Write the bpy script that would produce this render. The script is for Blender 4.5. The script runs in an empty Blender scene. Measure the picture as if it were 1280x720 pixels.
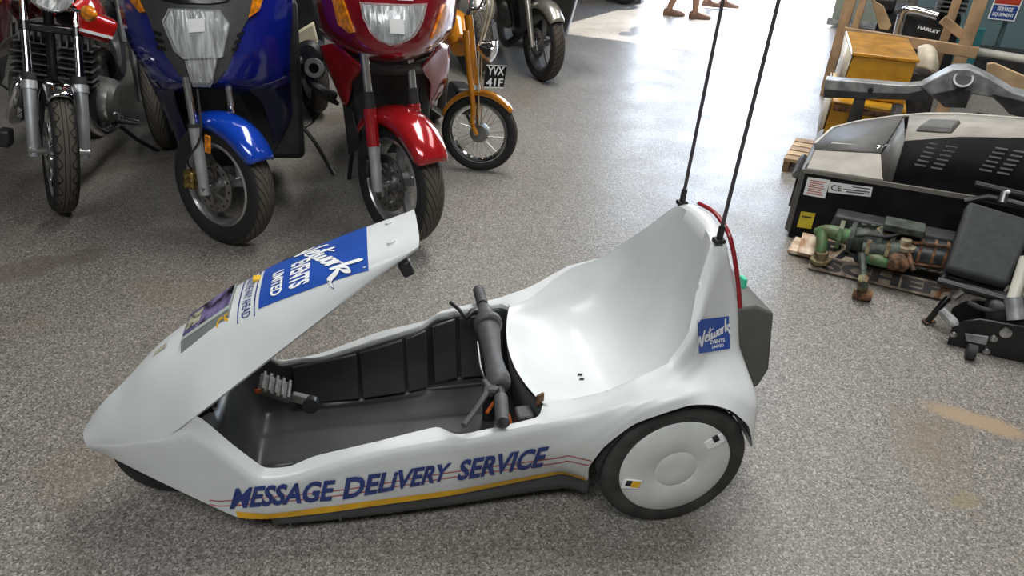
import bpy, bmesh, math, random
import numpy as np
from mathutils import Vector as V, Matrix
from mathutils.bvhtree import BVHTree
random.seed(7)
SC = bpy.context.scene
COL = SC.collection
pi = math.pi
# ------------------------------------------------------------------ camera
CAM = V((-0.711, -1.620, 1.535)); YAW, PITCH, ROLL, FPX = 0.20337, 0.52590, 0.02957, 898.3
def _rot():
    f = V((math.sin(YAW)*math.cos(PITCH), math.cos(YAW)*math.cos(PITCH), -math.sin(PITCH)))
    r0 = V((math.cos(YAW), -math.sin(YAW), 0)); u0 = r0.cross(f)
    return (r0*math.cos(ROLL)+u0*math.sin(ROLL), u0*math.cos(ROLL)-r0*math.sin(ROLL), f)
CR, CU, CF = _rot()
cd = bpy.data.cameras.new('camera'); cam = bpy.data.objects.new('camera', cd); COL.objects.link(cam)
cd.sensor_width = 36; cd.lens = FPX/1280*36; cd.clip_start = 0.05; cd.clip_end = 200
m3 = Matrix((CR, CU, -CF)).transposed(); cam.matrix_world = Matrix.Translation(CAM) @ m3.to_4x4()
SC.camera = cam
def ray(px, py): return (CR*((px-640)/FPX) - CU*((py-360)/FPX) + CF)
def bp(px, py, ax, v):            # photo pixel -> world point on the plane x / y / z = v
    d = ray(px, py); i = 'xyz'.index(ax); return CAM + d*((v-CAM[i])/d[i])
# ------------------------------------------------------------------ world, sun, lamps, exposure
SC.view_settings.view_transform = 'Standard'; SC.view_settings.look = 'None'
SC.view_settings.gamma = 1; SC.view_settings.use_curve_mapping = False
SC.view_settings.exposure = 0.12
w = bpy.data.worlds.new('sky'); SC.world = w; w.use_nodes = True
nt = w.node_tree; bg = nt.nodes['Background']
sky = nt.nodes.new('ShaderNodeTexSky'); sky.sky_type = 'NISHITA'; sky.sun_disc = False
sky.sun_elevation = math.radians(48); sky.sun_rotation = math.radians(20)
nt.links.new(sky.outputs[0], bg.inputs[0]); bg.inputs[1].default_value = 1.3
sl = bpy.data.lights.new('sun', 'SUN'); sl.energy = 9; sl.angle = math.radians(0.6); sl.color = (1, .95, .86)
so = bpy.data.objects.new('sun', sl); COL.objects.link(so)
so.rotation_euler = V((-0.62, -0.62, -1.0)).to_track_quat('-Z', 'Y').to_euler()
def area(name, loc, size, energy, target=None, color=(1, 1, 1)):
    l = bpy.data.lights.new(name, 'AREA'); l.shape = 'RECTANGLE'; l.size, l.size_y = size; l.energy = energy; l.color = color
    o = bpy.data.objects.new(name, l); COL.objects.link(o); o.location = loc
    d = (V(target)-V(loc)) if target else V((0, 0, -1))
    o.rotation_euler = d.to_track_quat('-Z', 'Y').to_euler(); return o
# unseen area lights added under the ceiling for the hall's diffuse light
area('overhead_fill', (0.8, 2.6, 4.75), (1.2, 4.5), 235, color=(1, .99, .96))
area('overhead_fill', (3.6, 3.2, 4.75), (1.2, 5.0), 95, color=(1, .99, .96))
area('overhead_fill', (-1.5, -3.0, 4.75), (3.5, 1.6), 185, color=(.97, .99, 1.0))  # added fill from behind the camera for the foreground
# ------------------------------------------------------------------ materials
MATS = {}
def mat(name, col, rough=.5, metal=0., var=.06, vscale=12., bump=0., bscale=60., coat=0., emit=None, trans=0., col2=None, lo=.35, hi=.65, spec=.5):
    if name in MATS: return MATS[name]
    m = bpy.data.materials.new(name); m.use_nodes = True; n = m.node_tree; b = n.nodes['Principled BSDF']
    b.inputs['Roughness'].default_value = rough; b.inputs['Metallic'].default_value = metal
    b.inputs['Coat Weight'].default_value = coat; b.inputs['Coat Roughness'].default_value = .06
    b.inputs['Specular IOR Level'].default_value = spec
    if trans: b.inputs['Transmission Weight'].default_value = trans
    tc = n.nodes.new('ShaderNodeTexCoord')
    nz = n.nodes.new('ShaderNodeTexNoise'); nz.inputs['Scale'].default_value = vscale; nz.inputs['Detail'].default_value = 6
    n.links.new(tc.outputs['Object'], nz.inputs['Vector'])
    cr = n.nodes.new('ShaderNodeValToRGB'); c = tuple(col)
    c2 = col2 if col2 else tuple(max(0, min(1, x*(1-2.2*var))) for x in c)
    cr.color_ramp.elements[0].position = lo; cr.color_ramp.elements[1].position = hi
    cr.color_ramp.elements[0].color = (*c2, 1); cr.color_ramp.elements[1].color = (*[min(1, x*(1+var*.6)) for x in c], 1)
    n.links.new(nz.outputs['Fac'], cr.inputs[0]); n.links.new(cr.outputs[0], b.inputs['Base Color'])
    if bump:
        nb = n.nodes.new('ShaderNodeTexNoise'); nb.inputs['Scale'].default_value = bscale; nb.inputs['Detail'].default_value = 4
        n.links.new(tc.outputs['Object'], nb.inputs['Vector'])
        bm_ = n.nodes.new('ShaderNodeBump'); bm_.inputs['Strength'].default_value = bump; bm_.inputs['Distance'].default_value = .01
        n.links.new(nb.outputs['Fac'], bm_.inputs['Height']); n.links.new(bm_.outputs[0], b.inputs['Normal'])
    if emit:
        b.inputs['Emission Color'].default_value = (*col, 1); b.inputs['Emission Strength'].default_value = emit
    MATS[name] = m; return m
def floor_mat():
    m = bpy.data.materials.new('flake_floor'); m.use_nodes = True; n = m.node_tree; b = n.nodes['Principled BSDF']; L = n.links.new
    tc = n.nodes.new('ShaderNodeNewGeometry')
    def vor(s):
        v = n.nodes.new('ShaderNodeTexVoronoi'); v.inputs['Scale'].default_value = s; L(tc.outputs['Position'], v.inputs['Vector']); return v
    def noise(s, d=5, ve=None):
        z = n.nodes.new('ShaderNodeTexNoise'); z.inputs['Scale'].default_value = s; z.inputs['Detail'].default_value = d
        L(ve or tc.outputs['Position'], z.inputs['Vector']); return z
    def ramp(src, stops, const=False):
        r = n.nodes.new('ShaderNodeValToRGB'); e = r.color_ramp.elements
        while len(e) < len(stops): e.new(.5)
        for k, (p, c) in enumerate(stops): e[k].position = p; e[k].color = (*c, 1)
        if const: r.color_ramp.interpolation = 'CONSTANT'
        L(src, r.inputs[0]); return r
    def mix(fac, a, c, mode='MIX'):
        x = n.nodes.new('ShaderNodeMix'); x.data_type = 'RGBA'; x.blend_type = mode
        if isinstance(fac, float): x.inputs[0].default_value = fac
        else: L(fac, x.inputs[0])
        L(a, x.inputs[6]); 
        if isinstance(c, tuple): x.inputs[7].default_value = (*c, 1)
        else: L(c, x.inputs[7])
        return x.outputs[2]
    v1, v2 = vor(205), vor(380)
    sp = n.nodes.new('ShaderNodeSeparateColor'); L(v1.outputs['Color'], sp.inputs[0])
    sp2 = n.nodes.new('ShaderNodeSeparateColor'); L(v2.outputs['Color'], sp2.inputs[0])
    c1 = ramp(sp.outputs[0], [(0, (.050, .046, .041)), (.2, (.150, .139, .124)), (.45, (.255, .238, .213)), (.72, (.34, .318, .285)), (.9, (.56, .53, .485))], True)
    c2 = ramp(sp2.outputs[1], [(0, (.09, .084, .075)), (.3, (.215, .20, .18)), (.7, (.33, .31, .278)), (.93, (.50, .48, .44))], True)
    c = mix(.45, c1.outputs[0], c2.outputs[0])
    # worn, dirty patches
    big = noise(.7, 6); r1 = ramp(big.outputs['Fac'], [(.42, (1, 1, 1)), (.75, (.80, .77, .72))]); c = mix(1., c, r1.outputs[0], 'MULTIPLY')
    st = noise(1.5, 5); r2 = ramp(st.outputs['Fac'], [(.61, (0, 0, 0)), (.72, (.55, .55, .55))]); c = mix(r2.outputs[0], c, (.20, .155, .11))
    # one tan scuff and one small olive stain on the right of the tricycle
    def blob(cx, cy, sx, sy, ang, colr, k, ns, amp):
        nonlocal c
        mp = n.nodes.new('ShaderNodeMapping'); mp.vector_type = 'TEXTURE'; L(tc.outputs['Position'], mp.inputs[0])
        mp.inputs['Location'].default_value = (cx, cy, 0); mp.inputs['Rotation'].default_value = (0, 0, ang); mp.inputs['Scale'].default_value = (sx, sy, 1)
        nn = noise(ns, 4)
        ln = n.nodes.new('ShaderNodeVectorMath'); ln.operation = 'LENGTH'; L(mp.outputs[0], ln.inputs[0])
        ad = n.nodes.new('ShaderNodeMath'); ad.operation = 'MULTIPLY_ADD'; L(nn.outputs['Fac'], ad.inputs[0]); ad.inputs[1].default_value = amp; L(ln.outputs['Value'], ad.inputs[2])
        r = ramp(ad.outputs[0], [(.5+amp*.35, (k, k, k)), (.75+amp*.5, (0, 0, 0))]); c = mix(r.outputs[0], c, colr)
    p = bp(1222, 526, 'z', 0); blob(p.x, p.y, .26, .075, math.radians(-42), (.36, .265, .165), .85, 9, .5)
    p = bp(1205, 625, 'z', 0); blob(p.x, p.y, .09, .06, .3, (.25, .20, .10), .5, 22, .9)
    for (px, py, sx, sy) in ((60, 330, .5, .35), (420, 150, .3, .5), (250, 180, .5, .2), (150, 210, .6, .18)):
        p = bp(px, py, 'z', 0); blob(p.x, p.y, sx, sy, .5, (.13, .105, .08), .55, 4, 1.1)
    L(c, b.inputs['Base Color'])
    rr = ramp(noise(3, 5).outputs['Fac'], [(.3, (.33,)*3), (.7, (.47,)*3)]); L(rr.outputs[0], b.inputs['Roughness'])
    b.inputs['Specular IOR Level'].default_value = .5
    bu = n.nodes.new('ShaderNodeBump'); bu.inputs['Strength'].default_value = .25; bu.inputs['Distance'].default_value = .002
    L(v1.outputs['Distance'], bu.inputs['Height']); L(bu.outputs[0], b.inputs['Normal'])
    return m
def tyre_mat(name, kind):
    """rubber with a cut tread: grooves run in the tyre's own u (around) / v (across) coordinates"""
    m = bpy.data.materials.new(name); m.use_nodes = True; n = m.node_tree; b = n.nodes['Principled BSDF']; L = n.links.new
    b.inputs['Roughness'].default_value = .72; b.inputs['Specular IOR Level'].default_value = .35
    uv = n.nodes.new('ShaderNodeUVMap'); sp = n.nodes.new('ShaderNodeSeparateXYZ'); L(uv.outputs[0], sp.inputs[0])
    def M_(op, a, bb=None, c=None):
        q = n.nodes.new('ShaderNodeMath'); q.operation = op
        for k, x in enumerate((a, bb, c)):
            if x is None: continue
            if isinstance(x, (int, float)): q.inputs[k].default_value = x
            else: L(x, q.inputs[k])
        return q.outputs[0]
    u, v = sp.outputs[0], sp.outputs[1]; av = M_('ABSOLUTE', v)     # v from -1 to 1 across, u = turns
    if kind == 'road':      # slanted sipes
        ph = M_('MULTIPLY_ADD', u, 34., M_('MULTIPLY', M_('POWER', av, .7), 3.2)); s = M_('PINGPONG', ph, .5)
        g = M_('LESS_THAN', s, .10); inz = M_('LESS_THAN', av, .80); inz2 = M_('GREATER_THAN', av, .05); g = M_('MULTIPLY', M_('MULTIPLY', g, inz), inz2)
    elif kind == 'block':   # centre ribs with scalloped shoulders
        ph = M_('MULTIPLY', u, 26.); s = M_('SINE', M_('MULTIPLY', ph, 2*pi)); e = M_('ABSOLUTE', M_('SUBTRACT', av, M_('MULTIPLY_ADD', s, .16, .52)))
        g1 = M_('LESS_THAN', e, .05); g2 = M_('LESS_THAN', M_('ABSOLUTE', M_('SUBTRACT', av, .16)), .035); g3 = M_('MULTIPLY', M_('LESS_THAN', M_('PINGPONG', ph, .5), .06), M_('GREATER_THAN', av, .5))
        g = M_('MULTIPLY', M_('MAXIMUM', M_('MAXIMUM', g1, g2), g3), M_('LESS_THAN', av, .85))
    else:                   # small grid
        g = M_('MAXIMUM', M_('LESS_THAN', M_('PINGPONG', M_('MULTIPLY_ADD', u, 40., M_('MULTIPLY', v, 1.)), .5), .08), M_('LESS_THAN', M_('PINGPONG', M_('MULTIPLY', v, 3.), .5), .08))
        g = M_('MULTIPLY', g, M_('LESS_THAN', av, .72))
    mx = n.nodes.new('ShaderNodeMix'); mx.data_type = 'RGBA'; L(g, mx.inputs[0])
    tr = n.nodes.new('ShaderNodeValToRGB'); tr.color_ramp.elements[0].position = .6; tr.color_ramp.elements[1].position = .8
    tr.color_ramp.elements[0].color = (.085, .075, .06, 1) if kind != 'grid' else (.075, .06, .048, 1); tr.color_ramp.elements[1].color = (.02, .02, .021, 1)
    L(av, tr.inputs[0]); L(tr.outputs[0], mx.inputs[6]); mx.inputs[7].default_value = (.012, .011, .01, 1); L(mx.outputs[2], b.inputs['Base Color'])
    bu = n.nodes.new('ShaderNodeBump'); bu.inputs['Strength'].default_value = .9; bu.inputs['Distance'].default_value = .004; bu.invert = True
    L(g, bu.inputs['Height']); L(bu.outputs[0], b.inputs['Normal'])
    return m
# ------------------------------------------------------------------ mesh helpers
WL = {}                                  # world location of each linked object (nothing is rotated)
def tag(o, label=None, cat=None, group=None, kind=None):
    if label: o['label'] = label
    if cat: o['category'] = cat
    if group: o['group'] = group
    if kind: o['kind'] = kind
    return o
def root(name, loc, label, cat, group=None):
    o = bpy.data.objects.new(name, None); COL.objects.link(o); o.location = loc; o.empty_display_size = .1; WL[o] = V(loc)
    return tag(o, label, cat, group)
class Fr:                                # local frame: origin + axes
    def __init__(s, o=(0, 0, 0), rz=0.): s.m = Matrix.Translation(V(o)) @ Matrix.Rotation(rz, 4, 'Z')
    def __call__(s, p): return s.m @ V(p)
ID = Fr()
def cr1(P, n, ten=1.):
    """Catmull-Rom through the rows of P (k,...) with n spans per piece"""
    P = np.asarray(P, float); k = len(P)
    if k < 3 or n == 1:
        if n == 1: return P
        return np.array([P[0]+(P[-1]-P[0])*t for t in np.linspace(0, 1, n+1)])
    Q = np.concatenate([[2*P[0]-P[1]], P, [2*P[-1]-P[-2]]]); out = []
    for i in range(k-1):
        a, b, c, d = Q[i:i+4]
        for j in range(n):
            t = j/n; m0, m1 = (c-a)*.5*ten, (d-b)*.5*ten
            out.append(b*(2*t**3-3*t*t+1)+m0*(t**3-2*t*t+t)+c*(-2*t**3+3*t*t)+m1*(t**3-t*t))
    out.append(P[-1]); return np.array(out)
def spline(pts, n=6): return [V(p) for p in cr1([tuple(p) for p in pts], n)]
class B:
    """collects geometry for ONE mesh object"""
    def __init__(s, fr=ID): s.v = []; s.f = []; s.fr = fr; s.uv = {}
    def add(s, vs, fs):
        k = len(s.v); s.v += [s.fr(p) for p in vs]; s.f += [tuple(i+k for i in f) for f in fs]; return s
    def box(s, c, d, rot=None):
        c = V(c); R = rot if rot is not None else Matrix.Identity(3)
        vs = [c + R @ V((sx*d[0]/2, sy*d[1]/2, sz*d[2]/2)) for sz in (-1, 1) for sx, sy in ((-1, -1), (1, -1), (1, 1), (-1, 1))]
        return s.add(vs, [(3, 2, 1, 0), (4, 5, 6, 7), (0, 1, 5, 4), (1, 2, 6, 5), (2, 3, 7, 6), (3, 0, 4, 7)])
    def hexa(s, lo, hi):                 # two matching quads (or polygons)
        n = len(lo); return s.add(list(lo)+list(hi), [tuple(range(n))[::-1], tuple(range(n, 2*n))]+[(i, (i+1) % n, n+(i+1) % n, n+i) for i in range(n)])
    def beam(s, a, b, wd, ht, up=(0, 0, 1)):   # rectangular bar from a to b
        a, b = V(a), V(b); d = (b-a).normalized(); x = d.cross(V(up)).normalized(); z = x.cross(d)
        q = [(-1, -1), (1, -1), (1, 1), (-1, 1)]
        return s.hexa([a+x*wd/2*i+z*ht/2*j for i, j in q], [b+x*wd/2*i+z*ht/2*j for i, j in q])
    def prism(s, pts, off): off = V(off); return s.hexa([V(p) for p in pts], [V(p)+off for p in pts])
    def tube(s, pts, r, n=10, cap=True, sm=0):
        if sm: 
            if not isinstance(r, (int, float)): r = [float(x) for x in cr1([[q] for q in r], sm)[:, 0]]
            pts = spline(pts, sm)
        pts = [V(p) for p in pts]; k = len(pts); rr = [r]*k if isinstance(r, (int, float)) else r
        t0 = (pts[1]-pts[0]).normalized(); x = t0.orthogonal().normalized(); vs = []
        for i, p in enumerate(pts):
            t = (pts[min(i+1, k-1)]-pts[max(i-1, 0)]).normalized(); x = (x - t*x.dot(t)).normalized(); y = t.cross(x)
            vs += [p+(x*math.cos(a)+y*math.sin(a))*rr[i] for a in [2*pi*j/n for j in range(n)]]
        fs = [(i*n+j, i*n+(j+1) % n, (i+1)*n+(j+1) % n, (i+1)*n+j) for i in range(k-1) for j in range(n)]
        if cap: fs += [tuple(range(n))[::-1], tuple(range((k-1)*n, k*n))]
        return s.add(vs, fs)
    def cyl(s, a, b, r, r2=None, n=16): return s.tube([a, b], [r, r if r2 is None else r2], n)
    def lathe(s, prof, o, ax, n=32, a0=0., a1=2*pi, uvs=None):
        """prof = [(radius, offset along axis)]; closed turn unless a1-a0 < 2pi"""
        o, ax = V(o), V(ax).normalized(); x = ax.cross(V((0, 0, 1)))
        x = x.normalized() if x.length > .05 else V((1, 0, 0)); y = ax.cross(x); k = len(prof)
        full = abs(a1-a0-2*pi) < 1e-6; m = n if full else n+1; base = len(s.v)
        vs = [o+ax*h+(x*math.cos(t)+y*math.sin(t))*r for t in [a0+(a1-a0)*i/n for i in range(m)] for r, h in prof]
        fs = []
        for i in range(n):
            i2 = (i+1) % m
            for j in range(k-1):
                fs.append((i*k+j, i2*k+j, i2*k+j+1, i*k+j+1))
                if uvs: s.uv[len(s.f)+len(fs)-1] = [(i/n, uvs[j]), ((i+1)/n, uvs[j]), ((i+1)/n, uvs[j+1]), (i/n, uvs[j+1])]
        return s.add(vs, fs)
    def disc(s, o, ax, r, n=24, r2=0.):  # flat disc fan (or washer)
        return s.lathe([(r, 0), (max(r2, 1e-4), 0)], o, ax, n)
    def grid(s, G, closed=False):
        G = np.asarray(G); a, b = G.shape[:2]; bb = b if closed else b-1
        return s.add([V(p) for p in G.reshape(-1, 3)], [(i*b+j, i*b+(j+1) % b, (i+1)*b+(j+1) % b, (i+1)*b+j) for i in range(a-1) for j in range(bb)])
    def loft(s, rows, n=4, mm=4, mirror=False, t1=1., t2=1.):
        G = cr1(rows, n, t1); G = np.swapaxes(cr1(np.swapaxes(G, 0, 1), mm, t2), 0, 1); s.grid(G)
        if mirror: H = G.copy(); H[..., 1] *= -1; s.grid(H[:, ::-1])
        return G
    def ball(s, c, r, n=12, sc=(1, 1, 1)):
        c = V(c); vs = []; m = max(6, n//2)
        for i in range(m+1):
            p = pi*i/m
            vs += [c+V((math.sin(p)*math.cos(2*pi*j/n)*r*sc[0], math.sin(p)*math.sin(2*pi*j/n)*r*sc[1], math.cos(p)*r*sc[2])) for j in range(n)]
        return s.add(vs, [(i*n+j, i*n+(j+1) % n, (i+1)*n+(j+1) % n, (i+1)*n+j) for i in range(m) for j in range(n)])
    def build(s, name, m, parent=None, bevel=0., seg=2, solid=0., soff=-1., ang=35, sub=0, weld=1e-5, kind=None, label=None, flip=True):
        lo = V([min(p[i] for p in s.v) for i in range(3)]); hi = V([max(p[i] for p in s.v) for i in range(3)]); c = (lo+hi)/2
        if parent is None: c.z = lo.z
        me = bpy.data.meshes.new(name); me.from_pydata([tuple(p-c) for p in s.v], [], s.f); 
        if s.uv:
            ul = me.uv_layers.new(name='UVMap')
            for pi_, po in enumerate(me.polygons):
                if pi_ in s.uv:
                    for li, q in zip(po.loop_indices, s.uv[pi_]): ul.data[li].uv = q
        bm_ = bmesh.new(); bm_.from_mesh(me)
        if weld: bmesh.ops.remove_doubles(bm_, verts=bm_.verts, dist=weld)
        if flip: bmesh.ops.recalc_face_normals(bm_, faces=bm_.faces)
        bm_.to_mesh(me); bm_.free()
        me.polygons.foreach_set('use_smooth', [True]*len(me.polygons))
        if ang < 180: me.set_sharp_from_angle(angle=math.radians(ang))
        me.materials.append(m if not isinstance(m, str) else MATS[m])
        o = bpy.data.objects.new(name, me); COL.objects.link(o); WL[o] = c
        if parent is not None: o.parent = parent; o.location = c-WL[parent]
        else: o.location = c
        if sub: q = o.modifiers.new('sub', 'SUBSURF'); q.levels = q.render_levels = sub
        if solid: q = o.modifiers.new('solid', 'SOLIDIFY'); q.thickness = solid; q.offset = soff; q.use_even_offset = False
        if bevel: q = o.modifiers.new('bev', 'BEVEL'); q.width = bevel; q.segments = seg; q.limit_method = 'ANGLE'; q.angle_limit = math.radians(40); q.harden_normals = False
        if kind: o['kind'] = kind
        if label: o['label'] = label
        return o
# ---- flat print: lettering and stickers laid onto a surface
def hom(q):                              # unit square -> pixel quad (u right, v up): q = [bl, br, tr, tl]
    src = [(0, 0), (1, 0), (1, 1), (0, 1)]; A = []; bb = []
    for (x, y), (X, Y) in zip(src, q):
        A += [[x, y, 1, 0, 0, 0, -X*x, -X*y], [0, 0, 0, x, y, 1, -Y*x, -Y*y]]; bb += [X, Y]
    h = np.linalg.solve(np.array(A, float), np.array(bb, float))
    return lambda u, v: ((h[0]*u+h[1]*v+h[2])/(h[6]*u+h[7]*v+1), (h[3]*u+h[4]*v+h[5])/(h[6]*u+h[7]*v+1))
def text2d(s, bold=0., shear=0., space=1.):
    cu = bpy.data.curves.new('t', 'FONT'); cu.body = s; cu.offset = bold; cu.shear = shear; cu.resolution_u = 3; cu.space_character = space
    o = bpy.data.objects.new('t', cu); COL.objects.link(o); dg = bpy.context.evaluated_depsgraph_get()
    me = bpy.data.meshes.new_from_object(o.evaluated_get(dg)); bpy.data.objects.remove(o); bpy.data.curves.remove(cu)
    vs = [(v.co.x, v.co.y) for v in me.vertices]; fs = [tuple(p.vertices) for p in me.polygons]; bpy.data.meshes.remove(me)
    x0, x1 = min(v[0] for v in vs), max(v[0] for v in vs); y0, y1 = min(v[1] for v in vs), max(v[1] for v in vs)
    return [((x-x0)/(x1-x0), (y-y0)/(y1-y0)) for x, y in vs], fs
def refine(vs, fs, mx, my):
    """cut the 2-D mesh so that no edge is longer than mx/my (so print can follow a curved surface)"""
    bm_ = bmesh.new(); vv = [bm_.verts.new((x/mx, y/my, 0)) for x, y in vs]
    for f in fs:
        try: bm_.faces.new([vv[i] for i in f])
        except ValueError: pass
    bmesh.ops.triangulate(bm_, faces=bm_.faces)
    for _ in range(4):
        ed = [e for e in bm_.edges if e.calc_length() > 1.]
        if not ed: break
        bmesh.ops.subdivide_edges(bm_, edges=ed, cuts=1); bmesh.ops.triangulate(bm_, faces=bm_.faces)
    bm_.verts.index_update(); r = [(v.co.x*mx, v.co.y*my) for v in bm_.verts], [tuple(v.index for v in f.verts) for f in bm_.faces]
    bm_.free(); return r
def lean(objs, pivot, axis, ang, lift=0.):   # roll finished parts about a ground line (a machine leaning on its stand)
    Mx = Matrix.Translation(V(pivot)+V((0, 0, lift))) @ Matrix.Rotation(ang, 4, V(axis)) @ Matrix.Translation(-V(pivot))
    for o in objs:
        o.matrix_basis = Matrix.Translation(-WL[o.parent]) @ Mx @ Matrix.Translation(WL[o])
def lay(name, vs, fs, fn, m, parent, **k):  # fn(u,v) -> world point
    b = B(); b.add([fn(u, v) for u, v in vs], fs); return b.build(name, m, parent, ang=180, weld=0, flip=False, **k)
def rect2d(nx=8, ny=8, x0=0., x1=1., y0=0., y1=1.):
    vs = [(x0+(x1-x0)*i/nx, y0+(y1-y0)*j/ny) for i in range(nx+1) for j in range(ny+1)]
    return vs, [(i*(ny+1)+j, (i+1)*(ny+1)+j, (i+1)*(ny+1)+j+1, i*(ny+1)+j+1) for i in range(nx) for j in range(ny)]
def quad3(q):                            # bilinear patch over four world corners bl, br, tr, tl
    q = [V(p) for p in q]
    return lambda u, v: q[0]*((1-u)*(1-v))+q[1]*(u*(1-v))+q[2]*(u*v)+q[3]*((1-u)*v)

def ribbon(strokes, w, n=5):
    """brush lettering: 2-D strokes (points in letter space) thickened to flat ribbons with round ends"""
    vs, fs = [], []
    for st in strokes:
        P = cr1(st, n) if len(st) > 2 else cr1([st[0], ((st[0][0]+st[1][0])/2, (st[0][1]+st[1][1])/2), st[1]], n); k = len(vs); m = len(P)
        for i in range(m):
            d = P[min(i+1, m-1)]-P[max(i-1, 0)]; d = d/(np.hypot(*d)+1e-9); nn = np.array((-d[1], d[0])); ww = w*(.62 if i in (0, m-1) else 1)
            e = (-d*w*.5 if i == 0 else d*w*.5 if i == m-1 else 0)
            vs += [tuple(P[i]+nn*ww+e), tuple(P[i]-nn*ww+e)]
        fs += [(k+2*i, k+2*i+1, k+2*i+3, k+2*i+2) for i in range(m-1)]
    return vs, fs
NETWORK = [[(.00, -.35), (.05, .10), (.085, .62)], [(.085, .62), (.12, .25), (.165, -.12)], [(.165, -.12), (.19, .35), (.225, .80), (.25, .86)],
 [(.255, .22), (.31, .30), (.33, .42), (.30, .50), (.265, .40), (.262, .18), (.30, .06), (.36, .12)],
 [(.40, .84), (.385, .45), (.385, .15), (.41, .05), (.45, .12)], [(.34, .60), (.42, .64), (.50, .70)],
 [(.45, .45), (.455, .18), (.48, .06), (.52, .14), (.535, .40), (.54, .14), (.565, .06), (.61, .16), (.62, .46)],
 [(.69, .46), (.655, .36), (.65, .16), (.68, .05), (.72, .12), (.735, .32), (.70, .46)],
 [(.76, .46), (.775, .25), (.775, .05)], [(.775, .25), (.80, .42), (.845, .46)],
 [(.90, .98), (.885, .50), (.88, .04)], [(.885, .26), (.93, .44), (.985, .46), (.97, .30), (.91, .24)], [(.91, .24), (.96, .10), (1.02, -.22), (1.06, -.18)]]
# ------------------------------------------------------------------ the hall (its walls stand at -39 degrees to the tricycle)
EF = Fr((0, 0, 0), math.radians(-39)); e1 = EF.m.to_3x3() @ V((1, 0, 0)); e2 = EF.m.to_3x3() @ V((0, 1, 0))
def toE(p): p = V(p); return V((p.dot(e1), p.dot(e2), p.z))
M_floor = floor_mat()
mat('wall_grey', (.20, .20, .195), .8, var=.08, vscale=2); mat('ceiling_dark', (.20, .20, .20), .85)
mat('wall_teal', (.125, .20, .215), .55, var=.10, vscale=3, bump=.1, bscale=8)
mat('outdoor_ground', (.62, .60, .56), .9, var=.08, vscale=1.5)
def quadbox(b, x0, x1, y0, y1, z0, z1): return b.box(((x0+x1)/2, (y0+y1)/2, (z0+z1)/2), (x1-x0, y1-y0, z1-z0))
def struct(name, b, m, parent=None): o = b.build(name, m, parent, ang=30); o['kind'] = 'structure'; return o
YB = 8.4; D0, D1, DH = -2.90, -.42, 3.1
struct('floor', quadbox(B(EF), -8, 6, -6, YB+.1, -.12, 0), M_floor)
struct('ground_outside', quadbox(B(EF), -30, 30, YB+.1, 60, -.2, -.02), MATS['outdoor_ground'])
struct('wall_back_1', quadbox(B(EF), -8.1, D0, YB, YB+.15, 0, 5), MATS['wall_grey'])
struct('wall_back_3', quadbox(B(EF), D0, D1, YB, YB+.15, DH, 5), MATS['wall_grey'])
struct('wall_back_2', quadbox(B(EF), D1, 6.1, YB, YB+.15, 0, 5), MATS['wall_grey'])
struct('wall_left', quadbox(B(EF), -8.15, -8, -6, YB, 0, 5), MATS['wall_grey'])
struct('wall_right', quadbox(B(EF), 6, 6.15, -6, YB, 0, 5), MATS['wall_grey'])
struct('wall_front', quadbox(B(EF), -8.1, 6.1, -6.15, -6, 0, 5), MATS['wall_grey'])
struct('ceiling', quadbox(B(EF), -8.1, 6.1, -6.1, YB+.1, 5, 5.12), MATS['ceiling_dark'])
# ------------------------------------------------------------------ the white electric tricycle
mat('shell_white', (.72, .745, .745), .38, var=.035, vscale=5, coat=.15)
mat('tub_grey', (.050, .051, .051), .36, var=.12, vscale=7)
mat('lower_grey', (.075, .078, .078), .5, var=.1, vscale=9)
mat('box_grey', (.105, .105, .095), .6, var=.05)
mat('rubber', (.028, .028, .029), .72, var=.15, vscale=20)
mat('tyre_c5', (.040, .039, .037), .7, var=.25, vscale=14)
mat('grip_grey', (.075, .073, .076), .55, var=.12, vscale=30)
mat('black_plastic', (.018, .018, .02), .4); mat('steel', (.55, .55, .54), .32, 1., var=.12)
mat('chrome', (.85, .85, .86), .08, 1., var=.03); mat('print_navy', (.020, .045, .215), .45, var=.1, vscale=30)
mat('print_blue', (.022, .085, .40), .35, var=.06, vscale=9); mat('print_white', (.86, .88, .88), .5, var=.02)
mat('print_red', (.50, .06, .07), .5); mat('print_yellow', (.86, .47, .018), .5, var=.08, vscale=18)
mat('red_strip', (.30, .012, .022), .3); mat('green_tag', (.05, .55, .33), .5); mat('orange_wire', (.75, .16, .03), .5)
mat('purple_film', (.30, .25, .50), .12, .35, var=.5, vscale=22); mat('cap_white', (.66, .675, .65), .5, var=.07, vscale=9)
mat('yellow', (.80, .48, .02), .5); mat('paper', (.82, .83, .82), .7, var=.02); mat('pedal_grey', (.16, .15, .14), .6, var=.2, vscale=40)
mat('beige', (.45, .43, .33), .6); mat('fibre', (.07, .06, .065), .45)
C5 = root('electric_tricycle', (-.6, 0, 0), 'white open-topped electric tricycle lettered MESSAGE DELIVERY SERVICE in the foreground', 'tricycle')
def Y(rows): return [[(x, -y_, z) for x, y_, z in r] for r in rows]
hoodA = [(-1.500, .036, .225), (-1.42, .078, .245), (-1.345, .12, .283), (-1.26, .165, .325), (-1.167, .20, .409), (-1.05, .178, .488), (-.90, .151, .589), (-.74, .121, .697), (-.625, .104, .768)]
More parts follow.
